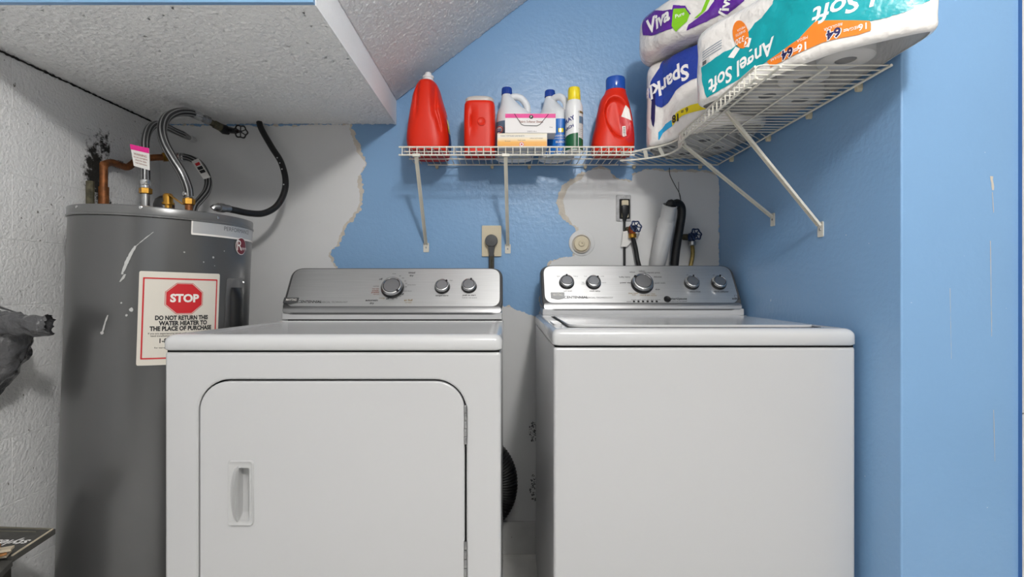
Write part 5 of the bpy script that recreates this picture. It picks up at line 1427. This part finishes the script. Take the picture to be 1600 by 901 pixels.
for g_ in [A.text('Angel Soft', 1158, 103, 0.050, 0.022, True, 0.88, 0.25, 0.18), A.text('Angel Soft', 1374, -8, 0.050, 0.018, True, 1.05, 0.2, 0.0)]: decal('script_lettering', m_filmtext, pkA, [g_], A.fn(0.0017), 0.010)
for g_ in [A.text('320', 1157, 63, 0.019, 0.01, True, 0.9), A.text('SHEETS', 1158, 52, 0.0085, 0.0, True), A.text('MEGA', 1159, 45, 0.0085, 0.0, True)]: decal('badge_lettering', m_filmtext, pkA, [g_], A.fn(0.0022), 0.010)
for g_ in [A.text('16', 1255, 73, 0.0230, 0.02), A.text('=', 1244.5, 77, 0.018, 0.02), A.text('MEGA', 1254.5, 61, 0.0085), A.text('REGULAR', 1215, 90, 0.0075), A.text('16', 1349, 41.5, 0.0175, 0.01), A.text('MEGA', 1334, 44.5, 0.0085), A.text('=', 1321.5, 47, 0.014, 0.01), A.text('REGULAR', 1302, 42, 0.0075)]: decal('count_lettering', m_filmtext, pkA, [g_], A.fn(0.0022), 0.010)
for g_ in [A.text('64', 1231, 83, 0.027, 0.09), A.text('64', 1303, 52, 0.025, 0.09)]: decal('count_outline', m_filmtext, pkA, [g_], A.fn(0.0021), 0.010)
for g_ in [A.text('64', 1231, 83, 0.027, 0.03), A.text('64', 1303, 52, 0.025, 0.03)]: decal('count_lettering', m_navy_d, pkA, [g_], A.fn(0.0027), 0.010)

# blue pack of kitchen roll standing on the corner shelf
footB = [(0.487, 1.745), (0.514, 1.678), (0.560, 1.602), (0.600, 1.535), (0.650, 1.485), (0.715, 1.470), (0.770, 1.520), (0.788, 1.640), (0.785, 1.780), (0.745, 1.880), (0.640, 1.900), (0.535, 1.860)]
pkB = thing('kitchen_roll_pack', 'blue and white pack of kitchen roll with a yellow band, standing on the corner shelf', 'paper pack', (0.64, 1.68, ZS), group='paper packs on the right shelf')
B = Pack(footB, ZS + 0.0006, ZS + 0.284, 0.034, 0.014, 0.003, 8.0, 0.145, 0.010)
wb = B.mesh().build('film_wrapper', m_film, pkB, smooth=75); B.setup(wb)
mb = MB(); lowest = [B.at(B.L * k / B.N, B.z0 + 0.0003) for k in range(B.N)]
mb.poly([(p.x, p.y) for p in lowest], lambda a, c: Vector((a, c, B.z0 + 0.0010))); mb.build('film_underside', m_clear, pkB, smooth=0)
rolls(pkB, footB, B.z0 + 0.004, 0.255, 0.060, 0.118, -0.75, 6, 'kitchen_roll')
film_decal(B, 'blue_print', m_navy, pkB, [[(1014, 142), (1017, 128), (1024, 116), (1031, 106), (1040, 92), (1053, 76), (1062, 68), (1072, 63), (1084, 60.5), (1094, 61), (1097, 75), (1099, 95), (1101, 118), (1092, 121), (1080, 125), (1065, 134), (1056, 142), (1050, 152), (1044, 161), (1034, 168), (1027, 166), (1020, 160), (1015, 152)]], 0.0012, 0.0006)
film_decal(B, 'navy_strip', m_navy_d, pkB, [[(1022.5, 128), (1024, 135), (1024.5, 165), (1023.5, 190), (1022, 199), (1019.5, 195), (1017.5, 185), (1018, 170), (1020, 140)]], 0.0016)
film_decal(B, 'yellow_band', m_yellow, pkB, [[(1050, 188), (1057, 176), (1066, 170), (1080, 164), (1092, 161), (1104, 164), (1105, 170), (1092, 173), (1080, 176), (1066, 181), (1056, 190), (1051, 197)]], 0.0014)
film_decal(B, 'sky_band', m_sky, pkB, [[(1029, 207), (1040, 194), (1050, 187), (1051, 197), (1042, 203), (1036, 208), (1031, 218), (1029, 219)]], 0.0014)
film_decal(B, 'green_tag', m_lime, pkB, [[(1051, 83), (1054, 77), (1063, 72), (1074, 68.5), (1074, 75), (1063, 79), (1055, 84)]], 0.0018)
decal('pack_lettering', m_filmtext, pkB, [B.text('Sparkle', 1040, 131, 0.068, 0.03, True, 0.95, 0.0, 0.12)], B.fn(0.0019), 0.008)
for g_ in [B.text('6 =', 1070, 172.5, 0.020, 0.02), B.text('18', 1056.5, 184, 0.032, 0.04)]: decal('count_lettering', m_ink, pkB, [g_], B.fn(0.0020), 0.008)

# purple pack on top of the blue one
zC = ZS + 0.2845
footC = [(0.452, 1.725), (0.470, 1.640), (0.515, 1.560), (0.575, 1.490), (0.635, 1.425), (0.690, 1.395), (0.755, 1.430), (0.790, 1.560), (0.780, 1.720), (0.720, 1.820), (0.600, 1.830), (0.500, 1.800)]
pkC = thing('kitchen_roll_pack', 'purple and white crinkled pack of kitchen roll, lying on top of the blue pack', 'paper pack', (0.63, 1.6, zC), group='paper packs on the right shelf')
Cp = Pack(footC, zC, zC + 0.15, 0.05, 0.040, 0.009, 15.0)
wc = Cp.mesh().build('film_wrapper', m_film, pkC, smooth=75); Cp.setup(wc)
mb = MB(); lowest = [Cp.at(Cp.L * k / Cp.N, zC + 0.0003) for k in range(Cp.N)]
mb.poly([(p.x, p.y) for p in lowest], lambda a, c: Vector((a, c, zC + 0.0003))); mb.build('film_underside', m_film, pkC, smooth=0)
film_decal(Cp, 'purple_print', m_purple, pkC, [[(1005, 18), (1022, 13), (1036, 17), (1051, 15), (1052, 8), (1071, 9), (1080, 22), (1066, 32), (1050, 45), (1033, 51), (1018, 56), (1005, 55)]], 0.0016, 0.0008)
film_decal(Cp, 'purple_print', m_purple, pkC, [[(1073, 48), (1076, 39), (1090, 29), (1107, 15), (1116, 2), (1118, -8), (1166, -10), (1163, 2), (1152, 11), (1137, 23), (1127, 23), (1107, 33), (1093, 39)]], 0.0016, 0.0008)
film_decal(Cp, 'green_print', m_lime, pkC, [[(1053, 14), (1071, 13), (1078, 23), (1074, 34), (1057, 50), (1050, 41)], [(1085, 29), (1096, 19), (1105, -2), (1111, -2), (1103, 16), (1090, 28)]], 0.0022)
decal('pack_lettering', m_filmtext, pkC, [Cp.text('Viva', 1030, 33.5, 0.060, 0.035, False, 0.95, 0.0, 0.02)], Cp.fn(0.0026), 0.008)
for g_ in [Cp.text('Pure', 1063, 24, 0.016, 0.01, False), Cp.text('Viva', 1133, 12, 0.040, 0.03, False, 0.95, 0.0, 1.2)]: decal('pack_lettering', m_filmtext, pkC, [g_], Cp.fn(0.0028), 0.008)

# ------------------------------------------------------------------ fittings on the back wall
def on_wall(u, v, d=0.0): return P(u, v, YB - 0.0012 - d)
# dryer outlet
o1 = thing('wall_outlet', 'ivory wall outlet plate with a round dark plug, above the dryer', 'outlet', tuple(on_wall(768, 377)))
a, c = on_wall(753, 352.5), on_wall(783.5, 400.5)
MB().prism(rrect(a.x, c.x, c.z, a.z, 0.004, 3), lambda x, z, d: Vector((x, YB - 0.0005 - d, z)), 0.007, 0.0).build('cover_plate', m_plate, o1, smooth=30, bevel=0.002)
pl = thing('dryer_power_cord', 'grey dryer cord with a round plug, plugged into the ivory outlet', 'cord', tuple(on_wall(768, 377, 0.01)))
q = on_wall(768, 376.5, 0.007)
MB().lathe([(0.0235, 0), (0.0240, 0.004), (0.0240, 0.020), (0.0215, 0.027), (0.001, 0.028)], q, (0, -1, 0), 32).build('round_plug', m_darkgrey, pl, smooth=40)
p0 = on_wall(768, 384, 0.020); p1 = on_wall(768, 395, 0.020)
MB().loft([[p0 + Vector((x, y, 0)) for x, y in rrect(-0.013, 0.013, -0.009, 0.009, 0.004, 2)], [p1 + Vector((x, y, 0)) for x, y in rrect(-0.0095, 0.0095, -0.006, 0.006, 0.003, 2)], [p1 + Vector((x, y, -0.012)) for x, y in rrect(-0.0085, 0.0085, -0.005, 0.005, 0.003, 2)]]).build('strain_relief', m_darkgrey, pl)
for k in (-1, 0, 1):
    MB().tube([p1 + Vector((k * 0.0062, 0, -0.006)), p1 + Vector((k * 0.0062, 0.004, -0.05)), p1 + Vector((k * 0.0062, 0.006, -0.16)), p1 + Vector((k * 0.0062, 0.002, -0.45))], 0.0042, 8).build('cord_strand', [m_bin, m_oxide, m_bin][k + 1], pl, smooth=60)
# washer outlet: bare metal frame with the plug
o2 = thing('open_wall_box', 'bare metal outlet frame without its cover, on the white patch', 'outlet', tuple(on_wall(974, 325)))
a, c = on_wall(962.5, 304.5), on_wall(985.5, 345.5); a2, c2 = on_wall(967.5, 311), on_wall(984, 342)
MB().prism(rrect(a.x, c.x, c.z, a.z, 0.004, 3), lambda x, z, d: Vector((x, YB - 0.0012 - d, z)), 0.004, 0.0, holes=[rrect(a2.x, c2.x, c2.z, a2.z, 0.003, 2)]).build('metal_frame', m_frame_grey, o2, smooth=0, bevel=0.0008)
MB().box(a2.x, c2.x, YB - 0.0022, YB - 0.0012, c2.z, a2.z).build('dark_opening', m_seam, o2, smooth=0)
a3, c3 = on_wall(971, 313), on_wall(981.5, 340)
MB().prism(rrect(a3.x, c3.x, c3.z, a3.z, 0.004, 3), lambda x, z, d: Vector((x, YB - 0.0022 - d, z)), 0.006, 0.0).build('receptacle', m_plate, o2, smooth=0, bevel=0.001)
for u, v in ((976, 308), (970, 344)):
    MB().lathe([(0.0032, 0), (0.0026, 0.0015), (0.0010, 0.0015)], on_wall(u, v, 0.004), (0, -1, 0), 10).build('screw', m_chrome, o2)
w2 = thing('washer_power_cord', 'thin black cord plugged into the bare metal outlet frame', 'cord', tuple(on_wall(977, 330, 0.01)))
q0, q1, q2, q3 = on_wall(976.5, 321, 0.013), on_wall(977, 332, 0.014), on_wall(976.3, 340, 0.012), on_wall(975.8, 346, 0.010)
MB().loft([[q + Vector((x, y, 0)) for x, y in rrect(-w_, w_, -h_, h_, 0.002, 2)] for q, w_, h_ in ((q0 + Vector((0, 0, 0.002)), 0.008, 0.005), (q0, 0.0125, 0.008), (q1, 0.013, 0.008), (q2, 0.0075, 0.006), (q3, 0.0052, 0.005))]).build('plug', m_black, w2, smooth=50)
MB().tube([q3 + Vector((0, 0, 0.004)), on_wall(975.6, 370, 0.008), on_wall(975.8, 415, 0.008), on_wall(975.8, 520, 0.008)], 0.0048, 8).build('cord', m_rubber, w2, smooth=60)
pts_ = [(972, 362), (979, 361), (981, 372), (987, 376), (978, 386), (969, 385.5), (971, 374)]
MB().prism([(on_wall(u, v).x, on_wall(u, v).z) for u, v in pts_], lambda x, z, d: Vector((x, YB - 0.0155 - d - 0.06 * abs(x - on_wall(975.5, 370).x), z)), 0.0008, 0.0).build('paper_tape_flag', m_paper, w2, smooth=0)['label'] = 'white paper flag taped round the cord'

# hot tap with black hose, cold tap with tan hose
def tap(name, label, u, v, m_body, m_hose, r_h, hose_px, wheel_px, extra):
    t = thing(name, label, 'tap', tuple(on_wall(u, v)), group='laundry taps')
    c = on_wall(*wheel_px, 0.055)
    n = Vector((0.25, -0.93, 0.25)).normalized()
    handwheel(c, n, 0.0205, t, m_bluewheel, 0.35)
    MB().tube([c + n * 0.002, c - n * 0.014, c - n * 0.015, c - n * 0.030], [0.006, 0.007, 0.011, 0.012], 10).build('packing_nut', m_bluewheel, t, smooth=30)
    b0 = c - n * 0.032
    MB().tube([b0 + Vector((0, -0.004, 0.012)), b0, b0 + Vector((0.001, -0.004, -0.022))], [0.012, 0.015, 0.011], 12).build('tap_body', m_body, t)
    MB().tube([b0, Vector((b0.x - extra, YB - 0.0012, b0.z + 0.002))], 0.0115, 12).build('wall_stub', m_body if extra < 0.01 else m_oxide, t)
    h0 = b0 + Vector((0.001, -0.004, -0.018))
    MB().lathe([(0.012, 0.002), (0.0150, 0.0), (0.0150, -0.013), (0.0115, -0.016)], h0, (0, 0, 1), 12).build('hose_coupling', m_brass if m_hose is m_rubber else m_galv, t, smooth=25)
    pts = [h0 + Vector((0, 0, -0.010))] + [on_wall(uu, vv, 0.022) for uu, vv in hose_px]
    MB().tube(cat_rom(pts, 6), r_h, 12).build('hose', m_hose, t, smooth=60)
    return t
tap('laundry_tap', 'laundry tap with dark lobed handwheel, rusty body and black hose, beside the thin cord', 990, 362, m_copper_red, m_rubber, 0.0085, [(992.5, 385), (996, 405), (1001, 430), (1006, 500)], (994, 353.5), 0.012)
tap('laundry_tap', 'laundry tap with dark lobed handwheel and tan hose, nearest the blue right wall', 1082, 372, m_bluewheel, m_hose_y, 0.0078, [(1082.5, 395), (1080, 412), (1076, 430), (1074, 500)], (1088, 365.5), 0.022)

# leaning drain standpipe with its hose
dp = thing('drain_pipe', 'fat white painted standpipe leaning on the white patch between the taps', 'pipe', tuple(on_wall(1035, 370, 0.03)))
t0, t1 = on_wall(1044.5, 331, 0.105), on_wall(1028.5, 405, 0.034); ax = (t0 - t1).normalized(); L_ = (t0 - t1).length
MB().lathe([(0.004, -0.075), (0.024, -0.066), (0.036, -0.042), (0.040, -0.015), (0.0405, 0.0), (0.0405, L_ * 0.82), (0.0335, L_ * 0.86), (0.0345, L_ + 0.025), (0.0300, L_ + 0.026), (0.0300, L_ - 0.03), (0.001, L_ - 0.03)], t1, ax, 36, ms=[0] * 9 + [1], caps=(True, False), sc=(1, 0.72)).build('standpipe', [m_whitepvc, m_seam], dp, smooth=40)
dh = thing('drain_hose', 'thick black washer drain hose hooked into the white standpipe', 'hose', tuple(on_wall(1056, 380, 0.04)))
pts = cat_rom([t0 + ax * -0.012, t0 + ax * 0.030, on_wall(1051, 320.5, 0.112), on_wall(1058, 317.5, 0.105), on_wall(1064, 323, 0.095), on_wall(1065, 335, 0.085), on_wall(1062, 355, 0.070), on_wall(1057, 385, 0.050), on_wall(1054, 412, 0.040), on_wall(1052, 440, 0.034), on_wall(1050, 520, 0.030)], 8)
MB().tube(pts, 0.0155, 14).build('hose', m_rubber, dh, smooth=60)

# round clean-out cover
co = thing('cleanout_cover', 'round white clean-out cover with a beige plug, low on the back wall', 'wall cover', tuple(on_wall(909, 379.5)))
MB().lathe([(0.050, 0), (0.0495, 0.002), (0.047, 0.003), (0.036, 0.003)], on_wall(909, 379.5), (0, -1, 0), 48, caps=(True, True)).build('cover_disc', m_plaster, co)
MB().lathe([(0.036, 0.003), (0.036, 0.009), (0.0335, 0.010), (0.0325, 0.005), (0.032, 0.005)], on_wall(908, 381), (0, -1, 0), 36, caps=(False, True)).build('threaded_ring', m_fringe, co)
MB().lathe([(0.029, 0.004), (0.029, 0.010), (0.026, 0.013), (0.012, 0.013), (0.010, 0.017), (0.004, 0.017), (0.0035, 0.012), (0.001, 0.012)], on_wall(908, 381), (0, -1, 0), 32).build('cleanout_plug', m_plate, co)

# two loose thin wires above the standpipe
lw = thing('loose_wire', 'pair of thin dark wires hanging above the drain hose', 'wire', tuple(on_wall(1055, 290)))
MB().tube(cat_rom([on_wall(1046, 262, 0.001), on_wall(1047, 274, 0.003), on_wall(1055, 290, 0.004), on_wall(1062, 303, 0.003), on_wall(1064, 317, 0.001)], 6), 0.0012, 5).build('thin_wire', m_black, lw)
MB().tube(cat_rom([on_wall(1060, 284, 0.001), on_wall(1061, 300, 0.003), on_wall(1063.5, 314, 0.001)], 5), 0.0009, 5).build('thin_wire', m_black, lw)

# ribbed vent duct bulging out behind the dryer
vd = thing('vent_duct', 'black ribbed flexible duct bulging out behind the dryer', 'duct', (-0.06, 1.91, 0.30))
mb = MB(); loops = []; NR = 34
for k in range(NR * 2 + 1):
    t = -1.15 + 2.3 * k / (NR * 2); r_ = 0.052 + (0.004 if k % 2 else 0)
    ctr = Vector((-0.115 + 0.105 * math.cos(t), 1.912, 0.295 + 0.13 * math.sin(t)))
    rad = Vector((math.cos(t), 0, math.sin(t)))
    loops.append([ctr + (rad * math.cos(2 * PI * j / 20) + Vector((0, 1, 0)) * math.sin(2 * PI * j / 20)) * r_ for j in range(20)])
mb.loft(loops); mb.build('ribbed_duct', m_rubber, vd, smooth=20)

# ------------------------------------------------------------------ left edge: plastic bag and open carton
bg = thing('plastic_bag', 'crumpled grey plastic bag hanging at the left wall, its torn mouth sticking out', 'bag', tuple(P(10, 500, 1.28)))
def crumple(p, a, f, sd):
    q = p * f + Vector((sd, sd * 2, sd * 3))
    return Vector((noise.noise(q), noise.noise(q + Vector((9, 0, 0))), noise.noise(q + Vector((0, 9, 0))))) * a + Vector((noise.noise(q * 2.6), noise.noise(q * 2.6 + Vector((5, 0, 0))), noise.noise(q * 2.6 + Vector((0, 5, 0))))) * a * 0.5
mb = MB(); loops = []
secs_ = [(-62, 478, 20, 0.03), (-45, 486, 24, 0.04), (-25, 500, 40, 0.055), (-14, 525, 62, 0.075), (-14, 550, 57, 0.085), (-16, 575, 49, 0.085), (-20, 600, 39, 0.075), (-26, 622, 24, 0.05), (-32, 636, 8, 0.02)]
# body: stacked horizontal loops, drooping to a point
body_rows = [(-34, 488, 60, 0.030), (-28, 500, 70, 0.050), (-22, 516, 68, 0.064), (-22, 524, 66, 0.068), (-24, 540, 64, 0.07), (-27, 560, 58, 0.072), (-30, 575, 54, 0.07), (-33, 590, 50, 0.065), (-37, 605, 42, 0.055), (-42, 620, 30, 0.04), (-46, 634, 18, 0.025), (-48, 645, 8, 0.01)]
br = cat_rom([Vector((a, b_, c)) for a, b_, c, d in body_rows], 4); dr = cat_rom([Vector((d, 0, 0)) for a, b_, c, d in body_rows], 4)
for q, d in zip(br, dr):
    row = []
    for k in range(56):
        t = 2 * PI * k / 56; c_ = P(q.x, q.y, 1.27)
        p = c_ + Vector((math.cos(t) * q.z * 1.27 / F * 0.98, math.sin(t) * d.x, 0))
        row.append(p + crumple(p, 0.009, 26, 1.0))
    loops.append(row)
mb.loft(loops); mb.build('bag_body', m_bag, bg, smooth=60)
mb = MB(); loops = []
mouth = [(-20, 505, 20, 0.02), (0, 505.5, 18, 0.026), (20, 506, 16.5, 0.024), (38, 507, 16, 0.022), (52, 508, 17.5, 0.022), (64, 508.5, 16.5, 0.02), (72, 508, 17, 0.018), (77, 507.5, 16.5, 0.016)]
for (u, v, h, d) in [(a.x, a.y, a.z, b_.x) for a, b_ in zip(cat_rom([Vector(m_[:3]) for m_ in mouth], 4), cat_rom([Vector((m_[3], 0, 0)) for m_ in mouth], 4))]:
    row = []
    for k in range(48):
        t = 2 * PI * k / 48; c_ = P(u, v, 1.235)
        p = c_ + Vector((0, math.cos(t) * d, math.sin(t) * h * 1.235 / F))
        e = max(0, (u - 66) / 11)
        p += crumple(p, 0.007, 34, 4.0) + Vector((0.010 * e * noise.noise(Vector((k * 0.55, 2.2, 0))), 0, 0))
        row.append(p)
    loops.append(row)
mb.loft(loops, 0, (True, False)); mb.build('torn_mouth', m_bag, bg, smooth=60)
# hook that the bag hangs from, on the left wall
hk = MB(); hk.tube([Vector((XL, 1.30, 0.985)), Vector((XL + 0.04, 1.30, 0.98)), Vector((XL + 0.10, 1.29, 0.965)), P(-22, 498, 1.28)], 0.004, 8); hk.build('bag_strap', m_bag, bg)

bn = thing('open_carton', 'charcoal carton with an open printed flap and brown board inside, low at the left edge', 'carton', (-1.27, 1.1, 0))
xr = lambda y: -1.098 + (1.248 - y) * 0.16       # right edge of the flap
zf = lambda y: 0.445 + (1.25 - y) * 0.06
MB().box(XL + 0.003, -1.215, 0.92, 1.26, 0.0, 0.425).build('carton_body', m_bin, bn, smooth=0, bevel=0.003)
fl = [(-1.30, 1.262), (-1.20, 1.258), (-1.098, 1.250), (-1.074, 1.115), (-1.30, 1.115)]
def flz(x, y, d): return Vector((x, y, 0.4385 + d + (1.25 - y) * 0.02))
mb = MB(); mb.prism(fl, flz, 0.0, -0.013); flap = mb.build('printed_flap', m_bin, bn, smooth=0, bevel=0.0015)
mb = MB(); mb.prism([(-1.30, 1.113), (-1.071, 1.113), (-1.035, 1.035), (-1.02, 0.94), (-1.30, 0.94)], flz, -0.006, -0.019); mb.build('side_flap', m_bin, bn, smooth=0, bevel=0.0015)
for pts_ in ([(-1.28, 1.258), (-1.102, 1.246)], [(-1.102, 1.246), (-1.078, 1.118)], [(-1.28, 1.240), (-1.130, 1.232)]):
    a, c = [flz(x, y, 0.0006) for x, y in pts_]
    MB().tube([a, c], 0.0022 if pts_[0][1] > 1.242 else 0.001, 6).build('edge_tape', m_bareboard if pts_[1][1] < 1.2 else m_stitch, flap)
def flapmap(a, c): return flz(a, c, 0.0012)
decal('flap_lettering', m_filmtext, flap, [shift2d(text2d('styleselections', 0.038, 0.02, 'LEFT', 0.92), -1.101, 1.179, PI)], flapmap, 1.0)
rnd = random.Random(5)
for k in range(6):
    x, y = -1.112 + rnd.uniform(-0.02, 0.012), 1.095 + rnd.uniform(-0.03, 0.02); a = rnd.uniform(-0.6, 0.6)
    M = Matrix.Translation((x, y, 0.449 + 0.006 * k)) @ Matrix.Rotation(a, 4, 'Z') @ Matrix.Rotation(rnd.uniform(-0.12, 0.12), 4, 'X')
    MB().obox(M, 0.034, 0.011, 0.0025).build('board_scrap', m_kraft if k % 2 else m_bareboard, bn, smooth=0)
